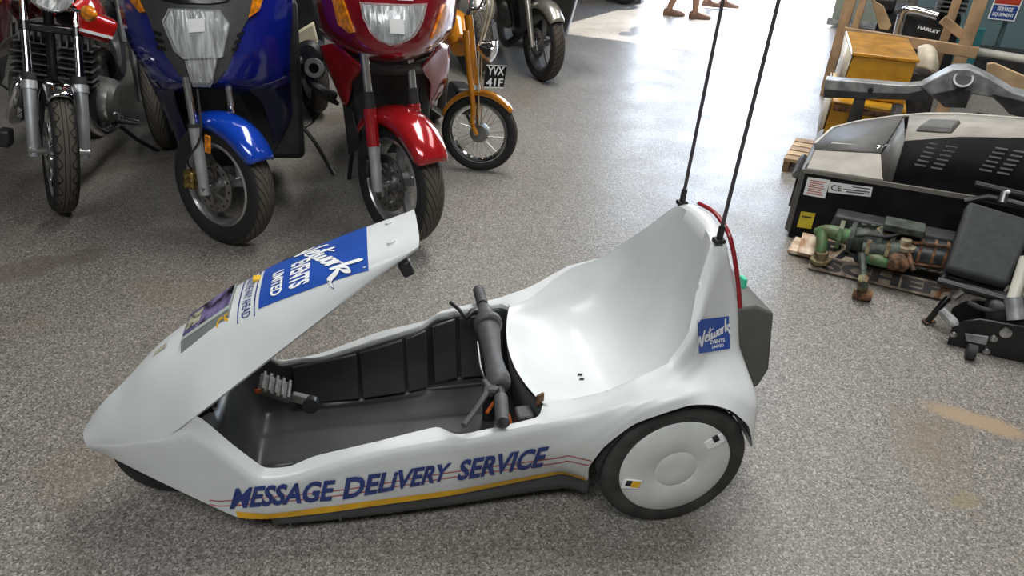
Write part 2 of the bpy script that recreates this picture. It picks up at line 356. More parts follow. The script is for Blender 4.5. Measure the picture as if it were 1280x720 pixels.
hood = [
 [(-1.508, 0, .245), (-1.507, .014, .243), (-1.505, .024, .239), (-1.503, .032, .233)],
 [(-1.450, 0, .318), (-1.447, .030, .309), (-1.441, .054, .290), (-1.431, .070, .266)],
 [(-1.385, 0, .378), (-1.381, .045, .366), (-1.372, .080, .342), (-1.358, .105, .310)],
 [(-1.290, 0, .466), (-1.288, .060, .456), (-1.281, .105, .424), (-1.270, .140, .372)],
 [(-1.180, 0, .537), (-1.180, .060, .532), (-1.178, .105, .510), (-1.172, .158, .462)],
 [(-1.050, 0, .622), (-1.050, .060, .618), (-1.050, .100, .600), (-1.050, .145, .546)],
 [(-.900, 0, .686), (-.900, .060, .683), (-.900, .100, .670), (-.900, .132, .630)],
 [(-.740, 0, .744), (-.740, .058, .742), (-.740, .098, .733), (-.740, .116, .714)],
 [(-.620, 0, .781), (-.620, .050, .780), (-.621, .082, .778), (-.623, .097, .774)]]
hood = [r+[a] for r, a in zip(hood, hoodA)]
side = [
 [hoodA[0], (-1.499, .037, .218), (-1.497, .037, .210), (-1.490, .035, .200), (-1.485, .033, .190), (-1.478, .030, .180)],
 [hoodA[1], (-1.420, .080, .239), (-1.421, .079, .229), (-1.425, .075, .215), (-1.430, .069, .200), (-1.436, .062, .187)],
 [hoodA[2], (-1.346, .122, .276), (-1.348, .121, .264), (-1.354, .116, .235), (-1.362, .110, .205), (-1.372, .101, .172)],
 [hoodA[3], (-1.262, .168, .317), (-1.265, .168, .303), (-1.277, .161, .260), (-1.291, .151, .210), (-1.305, .142, .158)],
 [hoodA[4], (-1.188, .193, .367), (-1.199, .194, .346), (-1.205, .191, .270), (-1.210, .189, .190), (-1.203, .190, .120)],
 [(-1.098, .215, .325), (-1.120, .226, .318), (-1.128, .229, .303), (-1.130, .226, .240), (-1.128, .223, .160), (-1.121, .220, .083)],
 [(-1.034, .225, .249), (-1.046, .249, .236), (-1.050, .254, .218), (-1.050, .251, .170), (-1.050, .246, .120), (-1.050, .237, .084)],
 [(-.973, .230, .247), (-.968, .251, .236), (-.968, .259, .217), (-.968, .255, .170), (-.968, .250, .120), (-.968, .242, .086)],
 [(-.909, .215, .258), (-.899, .245, .254), (-.899, .256, .236), (-.899, .254, .180), (-.899, .250, .130), (-.900, .245, .088)],
 [(-.759, .225, .292), (-.741, .259, .299), (-.741, .271, .281), (-.742, .267, .210), (-.744, .258, .150), (-.745, .247, .094)],
 [(-.609, .235, .327), (-.592, .270, .321), (-.590, .282, .302), (-.588, .276, .230), (-.586, .264, .160), (-.585, .250, .100)],
 [(-.554, .280, .335), (-.537, .296, .336), (-.535, .304, .318), (-.530, .292, .245), (-.525, .273, .170), (-.521, .251, .107)],
 [(-.363, .275, .359), (-.365, .301, .362), (-.360, .311, .345), (-.350, .306, .270), (-.320, .286, .200), (-.283, .258, .138)],
 [(-.335, .237, .367), (-.330, .303, .371), (-.320, .317, .354), (-.300, .317, .280), (-.255, .303, .195), (-.215, .285, .130)],
 [(-.260, .250, .387), (-.260, .305, .392), (-.255, .326, .376), (-.250, .336, .330), (-.240, .331, .270), (-.226, .318, .210)],
 [(-.190, .280, .425), (-.188, .310, .424), (-.185, .335, .412), (-.187, .350, .385), (-.193, .353, .345), (-.203, .347, .303)],
 [(-.127, .290, .460), (-.122, .308, .457), (-.120, .331, .447), (-.125, .352, .432), (-.130, .362, .412), (-.137, .363, .383)],
 [(-.040, .280, .493), (-.028, .292, .488), (-.020, .306, .475), (-.020, .331, .463), (-.015, .360, .449), (-.010, .369, .427)],
 [(.020, .250, .560), (.035, .256, .550), (.055, .252, .490), (.060, .268, .455), (.055, .335, .446), (.055, .369, .421)],
 [(.060, .180, .642), (.085, .188, .632), (.105, .200, .530), (.110, .220, .450), (.120, .325, .421), (.118, .362, .386)],
 [(.110, .120, .731), (.140, .125, .725), (.168, .152, .570), (.180, .185, .440), (.190, .310, .378), (.180, .352, .320)],
 [(.150, .100, .742), (.162, .108, .710), (.208, .135, .560), (.228, .158, .430), (.238, .275, .345), (.207, .342, .240)],
 [(.155, .000, .755), (.170, .000, .720), (.215, .000, .560), (.238, .000, .430), (.250, .000, .350), (.240, .000, .250)]]
railA = [(-.335, .237, .367), (-.260, .250, .387), (-.190, .280, .425), (-.127, .290, .460), (-.040, .280, .493), (.020, .250, .560), (.060, .180, .642), (.110, .120, .731)]
seatC = [(-.376, .354), (-.29, .318), (-.20, .288), (-.11, .280), (-.03, .328), (.025, .43), (.075, .58), (.12, .745)]
seat = []
for (ax_, aw, az), (cx, cz) in zip(railA, seatC):
    k = .5 if ax_ < -.3 else 1.
    f = lambda s, q: (cx+(ax_-cx)*s**2, aw*s, cz+(az-cz)*q)
    seat.append([(ax_, aw, az), f(.93, .74 if k == 1 else .9), f(.82, .38 if k == 1 else .7), f(.55, .08 if k == 1 else .35), f(.25, 0), (cx, 0, cz)])
sh = B(); HG = sh.loft(Y(hood), 5, 4, True)
un = HG[20:].copy(); un[..., 2] -= .008; un[..., 1] *= .97                 # underside and edge of the open hood
for g_ in (un, np.stack([HG[20:, -1], un[:, -1]], 1), np.stack([HG[-1], un[-1]], 1)): m_ = g_.copy(); m_[..., 1] *= -1; sh.grid(g_); sh.grid(m_[:, ::-1])
SG = sh.loft(Y(side), 5, 3, True, .5, .3)
sh.loft(Y(seat), 5, 4, True)
cr_ = [side[21][0], (.151, .090, .7445), (.152, .080, .7465), (.153, .050, .751), (.154, .024, .754), side[22][0]]
cap = [seat[-1], [tuple((np.array(p_)+np.array(q_))/2+np.array((0, 0, .004))) for p_, q_ in zip(seat[-1], cr_)], cr_]
sh.loft(Y(cap), 3, 4, True)
rimA = [side[i][0] for i in range(4, 14)]
lip = [[a, (a[0], a[1]-.004, a[2]-.006), (a[0], a[1]-.006, a[2]-.016)] for a in rimA]
sh.loft(Y(lip), 5, 2, True, .55)
tmpv, tmpf = [v.copy() for v in sh.v], list(sh.f); 
shell = sh.build('body_shell', 'shell_white', C5, ang=50, weld=.0008)
BV = BVHTree.FromPolygons([tuple(v) for v in tmpv], tmpf)
def onshell(px, py, off=.0018):          # where a photo pixel's sight line meets the shell, lifted by off
    d = ray(px, py).normalized(); h, n, i, t = BV.ray_cast(CAM, d)
    if h is None: 
        h, n, i, t = BV.find_nearest(CAM+d*1.9)
    if n.dot(d) > 0: n = -n
    return h+n*off
def ontop(x, y, off=.0046):
    h, n, i, t = BV.ray_cast(V((x, y, 2)), V((0, 0, -1)))
    if h is None: h, n, i, t = BV.find_nearest(V((x, y, .6)))
    if n.z < 0: n = -n
    return h+n*off
# dark moulded tub inside
tubA = rimA[1:]
tub = [[(-1.166, .192, .392), (-1.165, .165, .375), (-1.162, .12, .35), (-1.158, .10, .335), (-1.155, .075, .33), (-1.155, .065, .33), (-1.155, 0, .33)]]
for i, a in enumerate(tubA):
    wb_ = a[1]-.035
    t = a[2]-.013
    tub.append([(a[0], a[1]-.005, t), (a[0], a[1]-.012, t*.75+.03), (a[0], wb_, .125), (a[0], wb_-.02, .103), (a[0], .075, .098), (a[0], .065, .106), (a[0], 0, .108)])
tb = B(); TG = tb.loft(Y(tub), 4, 3, True, .55, .5)
fr0 = [(x, y_, z-.012) for x, y_, z in seat[0]]; fr0 = [(x, -y_, z) for x, y_, z in fr0]+[(x, y_, z) for x, y_, z in fr0[::-1]]
tb.grid(np.array([fr0, [(x+.03, y_*.95, .10) for x, y_, z in fr0]]))
tubo = tb.build('footwell_tub', 'tub_grey', C5, solid=.004, soff=0, ang=60, weld=.0005)
for s in (-1, 1):        # moulded wall panels
    for x0, x1 in ((-1.0, -.808), (-.80, -.668), (-.66, -.595), (-.575, -.50), (-.49, -.38)):
        f = lambda x: np.interp(x, [a[0] for a in rimA], [a[1] for a in rimA]); g = lambda x: np.interp(x, [a[0] for a in rimA], [a[2] for a in rimA])
        q = [(x, s*(f(x)-.045*t_-.010), (g(x)-.018)*(1-t_)+.128*t_) for x, t_ in ((x0, 0.), (x1, 0.), (x1, 1.), (x0, 1.))]
        B().prism(q, (0, -s*.010, 0)).build('wall_panel', 'tub_grey', tubo, bevel=.004)
for y0 in (.20, -.13):
    B().beam((-1.1, y0, .108), (-.42, y0, .108), .012, .012).build('floor_rib', 'tub_grey', tubo, bevel=.003)
# grey lower shell under the seam, with its moulded joints
lowr = []
for i in range(6, 14):
    x, y_, z = side[i][5]; d = .004
    lowr.append([(x, y_-d, z+.006), (x+.01, y_-.008, z-.010), (x+.012, y_-.016, max(.045, z-.05) if i < 13 else .075), (x+.012, y_-.05, .045), (x+.012, 0, .042)])
lw = B(); lw.loft(Y(lowr), 4, 2, True)
lo = lw.build('lower_shell', 'lower_grey', C5, solid=.004, soff=0, ang=60, weld=.0005)
for i in range(6):
    x = -1.0+i*.128; z = float(np.interp(x, [r[1][0] for r in lowr], [r[1][2] for r in lowr])); y_ = float(np.interp(x, [r[1][0] for r in lowr], [r[1][1] for r in lowr]))
    for s in (-1, 1): B().hexa([(x, s*(y_+.004), z), (x+.006, s*(y_+.004), z), (x+.006, s*(y_-.006), z-.042), (x, s*(y_-.006), z-.042)], [(x, s*(y_-.012), z), (x+.006, s*(y_-.012), z), (x+.006, s*(y_-.02), z-.042), (x, s*(y_-.02), z-.042)]).build('joint_rib', 'lower_grey', lo)
# wheels
def tyre_prof(R, wd, rim): 
    h = wd/2; t = R-rim
    P = [(rim, -h*.72), (rim+.25*t, -h*.95), (rim+.55*t, -h), (rim+.8*t, -h*.82), (rim+.95*t, -h*.45), (R, 0), (rim+.95*t, h*.45), (rim+.8*t, h*.82), (rim+.55*t, h), (rim+.25*t, h*.95), (rim, h*.72), (rim-.004, 0), (rim, -h*.72)]
    return P, [-1.3, -1.15, -1.0, -.78, -.42, 0, .42, .78, 1.0, 1.15, 1.3, 1.5, 1.7]
for s in (-1, 1):
    c = V((0, s*.325, .2)); P, U_ = tyre_prof(.2, .048, .150)
    ty = B().lathe(P, c, (0, s, 0), 72, uvs=U_).build('rear_tyre', 'tyre_c5', C5)
    wc = B().lathe([(.152, .012), (.151, .020), (.146, .024), (.10, .027), (.062, .028), (.058, .026), (.054, .028), (.02, .029), (.0005, .029)], c, (0, s, 0), 72).build('wheel_cover', 'cap_white', C5)
    B().lathe([(.151, -.02), (.02, -.025), (.0005, -.025)], c, (0, s, 0), 48).build('inner_wheel', 'black_plastic', C5)
    for (dx, dz, an, m1, m2) in ((-.118, -.033, .25, 'yellow', 'black_plastic'), (.093, .082, -.5, 'paper', 'black_plastic')):
        R_ = Matrix.Rotation(an, 3, 'Y')
        fr_ = c+V((dx, s*.0268, dz))
        B().box(fr_, (.052, .004, .032), R_).build('cover_slot_frame', 'print_white', wc, bevel=.002)
        B().box(fr_+R_ @ V((-.010 if dx < 0 else .006, 0, .004 if dx < 0 else .008)), (.016, .0056, .018), R_).build('cover_slot', m2, wc)
        B().box(fr_+R_ @ V((.011 if dx < 0 else -.002, 0, .002 if dx < 0 else -.006)), (.024, .0056, .021), R_).build('cover_clip', m1, wc)
P, U_ = tyre_prof(.157, .05, .115)
B().lathe(P, (-1.304, 0, .157), (0, 1, 0), 56, uvs=U_).build('front_tyre', 'rubber', C5)
B().lathe([(.116, -.02), (.05, -.024), (.0005, -.024)], (-1.304, 0, .157), (0, 1, 0), 40).lathe([(.116, .02), (.05, .024), (.0005, .024)], (-1.304, 0, .157), (0, 1, 0), 40).build('front_wheel_disc', 'lower_grey', C5)
B().cyl((0, -.30, .2), (0, .30, .2), .012).build('rear_axle', 'steel', C5)
# black wheel-well liner so no daylight shows past the rear wheels
for s in (-1, 1):
    B().lathe([(.211, .022), (.214, -.06), (.20, -.07)], (0, s*.325, .2), (0, s, 0), 40, a0=(-pi+.40 if s < 0 else -pi+.05), a1=(-.05 if s < 0 else -.40)).build('wheel_arch_liner', 'black_plastic', C5, solid=.003)
# grey box hung on the back
bx = B(); poly = [(.205, .545), (.262, .548), (.318, .52), (.345, .33), (.325, .272), (.30, .262), (.235, .30)]
bx.prism([(x, -.145, z) for x, z in poly], (0, .29, 0)).build('rear_box', 'box_grey', C5, bevel=.008)
# hood furniture: raised indicator pod with purple film, badge, tabs
pod = root
def hz(x, y): return ontop(x, y, 0).z
tp = [(-1.205, -.060), (-1.078, -.060), (-1.078, .060), (-1.205, .060)]
lo_ = [V((x, math.copysign(.100, y), hz(x, math.copysign(.100, y))-.006)) for x, y in tp]; hi_ = [V((x, y, hz(x, 0)+.006)) for x, y in tp]
podo = B().hexa(lo_, hi_).build('indicator_pod', mat('pod_grey', (.20, .215, .205), .55), C5, bevel=.003)
f = quad3(hi_); up = (hi_[1]-hi_[0]).cross(hi_[3]-hi_[0]).normalized()
lay('pod_rim', *rect2d(1, 1, .0, 1., 0., 1.), lambda u, v: f(u, v)+up*.0012, mat('pod_light', (.43, .47, .44), .5), podo)
fx = B(); fx.hexa([f(u, v)+up*.001 for u, v in ((.02, .16), (.98, .16), (.98, .98), (.02, .98))], [f(u, v)+up*.004 for u, v in ((.03, .18), (.97, .18), (.97, .97), (.03, .97))]); fx.build('film_window', 'purple_film', podo)
lay('film_note', *rect2d(1, 1, .06, .36, .30, .85), lambda u, v: f(u, v)+up*.0046, mat('note', (.42, .40, .30), .6, var=.4, vscale=60), podo)
nf = [lo_[0], lo_[1], hi_[1], hi_[0]]; nfn = (nf[1]-nf[0]).cross(nf[3]-nf[0]).normalized(); nfn = -nfn if nfn.y > 0 else nfn; fq = quad3(nf)
vs, fs = text2d('C5', .03)
lay('badge', vs, fs, lambda u, v: fq(.74+.24*u, .30+.55*v)+nfn*.002, 'yellow', podo)
B().box(ontop(-1.02, .03, .004), (.018, .022, .008)).build('yellow_tab', 'yellow', C5, bevel=.002)
p = ontop(-1.27, -.012, .001); B().box(p, (.045, .018, .003), Matrix.Rotation(-.68, 3, 'Y')).build('nose_badge', 'beige', C5, bevel=.001)
p = ontop(-.685, -.055, .0); B().lathe([(.011, -.002), (.011, .004), (.0005, .005)], p, (-.3, 0, 1), 20).build('hood_plug', 'shell_white', C5)
p = ontop(-.685, .055, .0); B().lathe([(.011, -.002), (.011, .004), (.0005, .005)], p, (-.3, 0, 1), 20).build('hood_plug', 'shell_white', C5)
p = onshell(499, 331, 0); B().box((-.655, -.075, .70), (.03, .035, .04), Matrix.Rotation(-.4, 3, 'Y')).build('hood_stay', 'black_plastic', C5, bevel=.006)
# hood label (read from the nose): blue panel, lettering, slogan
def HL(u, v, off=.0018):                 # u across from far to near, v from front to rear
    x = -1.005+.262*v; hw = .097+.016*v; return ontop(x, hw*(1-2*u), off)
lay('hood_label', *rect2d(14, 14), lambda u, v: HL(u, v), 'print_blue', C5)
def htext(s, u0, u1, v0, v1, m='print_white', bold=.02, shear=0., skew=0., off=.0062, space=1.):
    vs, fs = refine(*text2d(s, bold, shear, space), .06, .4)
    lay('hood_lettering', vs, fs, lambda u, v: HL(u0+(u1-u0)*u, v0+(v1-v0)*v+skew*u, off-.0028), m, C5)
htext('EVENTS', .40, .93, .28, .47, bold=.035); htext('LIMITED', .43, .93, .11, .215, bold=.03)
for m_, w_, o_ in (('print_navy', .036, .0026), ('print_white', .026, .0034)):
    vs, fs = ribbon(NETWORK, w_); lay('hood_lettering', vs, fs, lambda u, v: HL(.02+.95*u, .26+.44*u+.30*v, o_), m_, C5)
htext('LEADING THE WAY AHEAD', .02, 1.03, -.16, -.075, m='print_navy', bold=.01, off=.0046)
for v0 in (-.20, -.045): lay('hood_line', *rect2d(14, 1, -.02, 1.05, v0, v0+.012), lambda u, v: HL(u, v), 'print_navy', C5)
# side lettering, stripes
def stext(s, q, m, bold=.03, cut=(.05, .5), off=.0024, name='side_lettering', **k):
    h = hom(q); vs, fs = refine(*text2d(s, bold, **k), *cut); lay(name, vs, fs, lambda u, v: onshell(*h(u, v), off), m, C5)
stext('MESSAGE', [(287.6, 635.7), (414, 625.2), (420, 598.6), (295, 609.5)], 'print_navy', .035)
stext('DELiVERY', [(428, 624), (557, 600), (565, 577.5), (433, 596.6)], 'print_navy', .035)
stext('SERVICE', [(570.8, 600.5), (677, 583), (687, 556.4), (577, 574.4)], 'print_navy', .035)
def pxstrip(name, top, bot, m, off=.0018, n=8):
    T, Bt = cr1(top, n), cr1(bot, n) if len(top) > 2 else cr1(bot, n)
    G = [[onshell(*t, off), onshell(*((t+b_)/2), off), onshell(*b_, off)] for t, b_ in zip(T, Bt)]
    B().grid(np.array(G)).build(name, m, C5, ang=180, weld=0, flip=False)
a = SG[5*5:13*5+1]       # dense rows of the near side from the front corner to the wheel
rows = []
for r in a:
    d = r[-1]; c2 = r[-4]; t = (c2-d); t = t/np.linalg.norm(t); rows.append([d+t*q+np.array((0, -.0016, 0)) for q in (.001, .013, .026)])
B().grid(np.array(rows)).build('yellow_stripe', 'print_yellow', C5, ang=180, weld=0, flip=False)
for dy in (0, 6.5):
    l = [(262, 624.5+dy*.8), (290, 624.5+dy), (420, 612.5+dy), (560, 590+dy), (690, 572.5+dy), (708, 569+dy), (722, 571.5+dy), (749, 577.5+dy)]
    pxstrip('red_pinstripe', l, [(x, y+1.1) for x, y in l], 'print_red', .0012)
stq = [(873.5, 441.8), (911.9, 435.5), (910.5, 394.9), (871.3, 399.9)]; hq = hom(stq)
lay('side_label', *rect2d(6, 6), lambda u, v: onshell(*hq(u, v), .0016), 'print_blue', C5)
hn = hom([(869, 434.5), (911, 413), (909.5, 396), (870.5, 415)]); vs, fs = ribbon(NETWORK, .028)
lay('label_lettering', vs, fs, lambda u, v: onshell(*hn(u, v), .0026), 'print_white', C5)
stext('EVENTS', [(886.6, 430.1), (905.1, 427), (904.8, 422), (887, 425.2)], 'print_white', .03, (.1, .6), .0026, 'label_lettering')
stext('LIMITED', [(888.9, 435.7), (903.7, 433.0), (903.7, 429.2), (889, 431.9)], 'print_white', .03, (.1, .6), .0026, 'label_lettering')
# handlebar
hb = B(); bar = [(-.418, .325, .385), (-.420, .20, .385), (-.428, .08, .388), (-.435, -.05, .388), (-.438, -.18, .385), (-.455, -.312, .385)]
hbo = hb.tube([bar[0], bar[1], bar[4], bar[5]], .013, 14).build('handlebar', 'black_plastic', C5)
B().tube([(-.419, .215, .385), (-.421, .16, .386), (-.424, .11, .392), (-.428, .05, .39), (-.433, -.03, .388), (-.436, -.10, .388), (-.437, -.15, .386), (-.438, -.175, .385)], [.020, .026, .036, .031, .025, .027, .033, .026], 18, sm=4).build('foam_sleeve', 'grip_grey', hbo, ang=180)
B().tube([(-.424, .115, .40), (-.425, .085, .40)], [.042, .042], 16).build('stem_boot', 'grip_grey', hbo, bevel=.008)
for q0, q1 in ((bar[0], (-.419, .235, .385)), (bar[5], (-.442, -.215, .385))):
    g = B(); q0, q1 = V(q0), V(q1); n_ = 13; pts = [q0+(q1-q0)*(i/n_) for i in range(n_+1)]
    g.tube(pts, [.0165 if i % 2 else .0182 for i in range(n_+1)], 16).build('hand_grip', 'grip_grey', hbo, ang=25)
B().tube([(-.425, .195, .385), (-.455, .195, .388), (-.478, .169, .385), (-.493, .215, .385), (-.515, .255, .388)], [.010, .010, .007, .006, .006], 8, sm=3).build('brake_lever', 'black_plastic', hbo)
B().tube([(-.438, -.19, .385), (-.47, -.185, .388), (-.478, -.20, .386), (-.51, -.25, .384), (-.548, -.306, .385)], [.013, .012, .008, .007, .008], 8, sm=3).build('brake_lever', 'grip_grey', hbo)
B().box((-.462, -.17, .385), (.03, .05, .026), Matrix.Rotation(.2, 3, 'Z')).build('lever_bracket', 'grip_grey', hbo, bevel=.005)
B().tube([(-.465, .03, .39), (-.47, -.05, .375), (-.468, -.10, .37), (-.462, -.16, .382)], .003, 6, sm=4).build('brake_cable', 'steel', hbo)
B().tube([(-.43, .03, .38), (-.43, .03, .11)], .02, 12).build('steering_column', 'black_plastic', C5)
B().tube([(-.47, -.17, .30), (-.44, -.14, .31), (-.41, -.17, .28), (-.40, -.2, .2)], .005, 8, sm=4).build('orange_wire', 'orange_wire', C5)
B().box((-.375, -.20, .27), (.045, .05, .10)).build('switch_block', 'grip_grey', C5, bevel=.006)
B().box((-.342, -.225, .375), (.022, .006, .03), Matrix.Rotation(.5, 3, 'Z')).build('seat_catch', mat('rust', (.16, .075, .035), .8, var=.3, vscale=40), C5)
for y_ in (-.045, -.025):
    p = ontop(-.178, y_, .002); lay('drain_hole', *rect2d(1, 1), lambda u, v: ontop(-.185+.014*u+.006*v, y_-.006+.011*v, .002), 'black_plastic', C5)
# pedals inside the nose
pd = B(); cpx = V((-1.025, .03, .295))
po = B().box(cpx, (.09, .075, .016), Matrix.Rotation(.55, 3, 'Y')).build('pedal', 'pedal_grey', C5, bevel=.004)
for i in range(5): B().box(cpx+Matrix.Rotation(.55, 3, 'Y') @ V((-.036+.018*i, 0, .011)), (.007, .076, .010), Matrix.Rotation(.55, 3, 'Y')).build('pedal_rib', 'pedal_grey', po)
B().beam((-.98, .0, .285), (-.93, -.0, .262), .02, .026).build('crank_arm', 'pedal_grey', C5, bevel=.004)
B().lathe([(.022, -.012), (.022, .012), (.0005, .013)], (-.93, -.015, .262), (0, -1, .2), 16).build('crank_bolt', 'black_plastic', C5)
B().box((-1.06, -.01, .32), (.016, .004, .012)).build('pedal_reflector', 'orange_wire', C5)
# whip masts
for s, top in ((-1, (.205, -.135, 2.2)), (1, (.195, .12, 2.2))):
    b0 = V((.128, s*.12, .738)); t = V(top)
    mo = B().tube([b0, b0+(t-b0)*.5, t], [.0052, .0045, .0038], 8).build('whip_mast', 'fibre', C5)
    B().box(b0+V((.0, 0, .003)), (.028, .026, .012)).build('mast_foot', 'black_plastic', mo, bevel=.003)
    B().cyl(b0, b0+(t-b0)*.03, .0085, n=12).build('mast_socket', 'black_plastic', mo)
# red tape round the back rim, green tag
rp = [(.162, .085, .752), (.165, 0, .764), (.163, -.075, .756), (.166, -.105, .738), (.178, -.116, .70), (.192, -.124, .65), (.207, -.131, .59), (.216, -.138, .545)]
B().tube(rp, .0062, 8, sm=5).build('red_edge_strip', 'red_strip', C5)
B().box((.232, -.10, .60), (.012, .026, .03)).build('green_tag', 'green_tag', C5, bevel=.003)
# ------------------------------------------------------------------ parked motorcycles
def px_panel(name, surf, poly, m, parent, o0=-.004, o1=.006, cell=9., **k):
    """a moulded piece outlined in photo pixels, laid on the real surface surf and given thickness along its normal"""
    vs, fs = refine([tuple(p) for p in poly], [tuple(range(len(poly)))], cell, cell)
    pts, nor = [], []
    for u, v in vs:
        d = ray(u, v).normalized(); h, n, i, t = surf.ray_cast(CAM, d)
        if h is None: h, n, i, t = surf.find_nearest(CAM+d*3.6)
        if n.dot(d) > 0: n = -n
        pts.append(h); nor.append(n)
    ec = {}
    for f in fs:
        for a, b_ in zip(f, f[1:]+f[:1]): ec[(a, b_)] = 1
    N = len(pts); b = B(); F = list(fs)+[tuple(i+N for i in f[::-1]) for f in fs]
    F += [(a, a+N, b_+N, b_) for (a, b_) in ec if (b_, a) not in ec]
    b.add([p+n*o1 for p, n in zip(pts, nor)]+[p+n*o0 for p, n in zip(pts, nor)], F)
    return b.build(name, m, parent, ang=40, weld=0, **k)
def pxloft(b, rows, n=4, mm=4, t1=1., t2=1.):   # rows of (px, py, Y) control points
    return b.loft([[tuple(bp(x, y, 'y', d)) for x, y, d in r] for r in rows], n, mm, False, t1, t2)
def bvh(b): return BVHTree.FromPolygons([tuple(v) for v in b.v], b.f)
def flute_glint_mat():
    m = bpy.data.materials.new('lamp_reflector'); m.use_nodes = True; n = m.node_tree; b = n.nodes['Principled BSDF']; L = n.links.new
    tc = n.nodes.new('ShaderNodeTexCoord'); mp = n.nodes.new('ShaderNodeMapping'); mp.inputs['Scale'].default_value = (75, 20, 9); L(tc.outputs['Object'], mp.inputs[0])
    z = n.nodes.new('ShaderNodeTexNoise'); z.inputs['Scale'].default_value = 1.; z.inputs['Detail'].default_value = 3; L(mp.outputs[0], z.inputs['Vector'])
    r = n.nodes.new('ShaderNodeValToRGB'); e = r.color_ramp.elements; e[0].position = .36; e[0].color = (.10, .10, .10, 1); e[1].position = .62; e[1].color = (.88, .89, .88, 1); L(z.outputs['Fac'], r.inputs[0]); L(r.outputs[0], b.inputs['Base Color'])  # glints and dark reflections of the flutes put into the colour
    b.inputs['Metallic'].default_value = .35; b.inputs['Roughness'].default_value = .15
    u = n.nodes.new('ShaderNodeBump'); u.inputs['Strength'].default_value = .7; u.inputs['Distance'].default_value = .01; L(z.outputs['Fac'], u.inputs['Height']); L(u.outputs[0], b.inputs['Normal']); MATS['lamp_reflector'] = m
TY = {k: tyre_mat('tyre_'+k, k) for k in ('road', 'block', 'grid')}
mat('rim_silver', (.50, .50, .50), .35, .9); mat('disc_steel', (.42, .41, .40), .3, 1., var=.15, vscale=25); mat('cast_grey', (.22, .22, .22), .5, .5, var=.2)
mat('engine_black', (.016, .016, .017), .5, var=.3); mat('black_gloss', (.012, .012, .013), .18); mat('frame_black', (.010, .010, .011), .4)
mat('blue_paint', (.005, .014, .21), .14, 0., var=.05, coat=.6); mat('blue_bright', (.006, .06, .50), .15, .15, var=.04, coat=1.)
mat('blue_dark', (.004, .006, .045), .3, coat=.5); mat('red_paint', (.26, .008, .018), .16, .25, var=.05, coat=1.); mat('red_bright', (.42, .012, .016), .16, .25, var=.05, coat=1.)
mat('red_tank', (.55, .015, .012), .16, coat=1.); mat('maroon', (.07, .004, .008), .25, coat=1.)
mat('fork_alu', (.52, .53, .55), .42, .55, var=.08); mat('amber', (.85, .27, .01), .2, var=.25, vscale=45, coat=.6); mat('gold', (.42, .30, .10), .4, .8, var=.3, vscale=60)
flute_glint_mat(); mat('dash_grey', (.055, .056, .056), .45); mat('cream', (.62, .55, .38), .6, var=.1)
mat('orange_paint', (.62, .23, .010), .2, .1, coat=1.); mat('silver_paint', (.50, .47, .42), .28, .75, var=.1); mat('alu_case', (.30, .30, .29), .38, .8, var=.2, vscale=9)
def glass_mat():
    m = bpy.data.materials.new('lamp_glass'); m.use_nodes = True; b = m.node_tree.nodes['Principled BSDF']
    b.inputs['Transmission Weight'].default_value = .85; b.inputs['Roughness'].default_value = .05; b.inputs['IOR'].default_value = 1.15; b.inputs['Base Color'].default_value = (.93, .95, .95, 1)
    MATS['lamp_glass'] = m
glass_mat()
def hdir(t): return V((math.sin(t), -math.cos(t), 0)), V((math.cos(t), math.sin(t), 0))
def wheel(par, C, th, R, W, rim, tread, spokes=5, disc=0., dside=-1, wire=0, rimm='rim_silver', hub=.035):
    C = V(C); h, a = hdir(th); P, U_ = tyre_prof(R, W, rim)
    B().lathe(P, C, a, 64, uvs=U_).build('tyre', TY[tread], par)
    w = W*.36
    r = B().lathe([(rim+.004, -w), (rim-.006, -w*1.02), (rim-.020, -w*.8), (rim-.026, 0), (rim-.020, w*.8), (rim-.006, w*1.02), (rim+.004, w), (rim-.004, 0), (rim+.004, -w)], C, a, 56).build('rim', rimm, par)
    B().lathe([(.0005, -w*1.15), (hub*.7, -w*1.1), (hub, -w*.6), (hub, w*.6), (hub*.7, w*1.1), (.0005, w*1.15)], C, a, 24).build('hub', rimm if not wire else 'alu_case', par)
    up = V((0, 0, 1))
    if wire:
        for i in range(wire):
            t = 2*pi*i/wire; s = 1 if i % 2 else -1; t2 = t+.35*(1 if (i//2) % 2 else -1)
            B().cyl(C+(h*math.cos(t2)+up*math.sin(t2))*hub*.9+a*s*w*.7, C+(h*math.cos(t)+up*math.sin(t))*(rim-.018), .0016, n=5).build('spoke', 'steel', r)
    else:
        for i in range(spokes):
            t = 2*pi*i/spokes+.3; d = h*math.cos(t)+up*math.sin(t)
            B().beam(C+d*hub*.7, C+d*(rim-.020), .026, W*.30, up=a).build('spoke', rimm, r, bevel=.004)
    if disc:
        o = C+a*dside*W*.50
        dk = B().lathe([(disc, -.0025), (disc, .0025), (disc*.70, .0025), (disc*.70, -.0025), (disc, -.0025)], o, a, 48).build('brake_disc', 'disc_steel', par)
        for i in range(6):
            t = 2*pi*i/6; d = h*math.cos(t)+up*math.sin(t); e = h*math.cos(t+.5)+up*math.sin(t+.5)
            B().beam(o+d*hub*.8, o+e*disc*.74, .014, .006, up=a).build('disc_arm', 'disc_steel', dk)
        for i in range(15):
            t = 2*pi*i/15; d = h*math.cos(t)+up*math.sin(t); q = o+d*disc*.85
            B().cyl(q+a*dside*.0005, q+a*dside*.0032, .006, n=8).build('disc_hole', 'engine_black', dk)
    return h, a
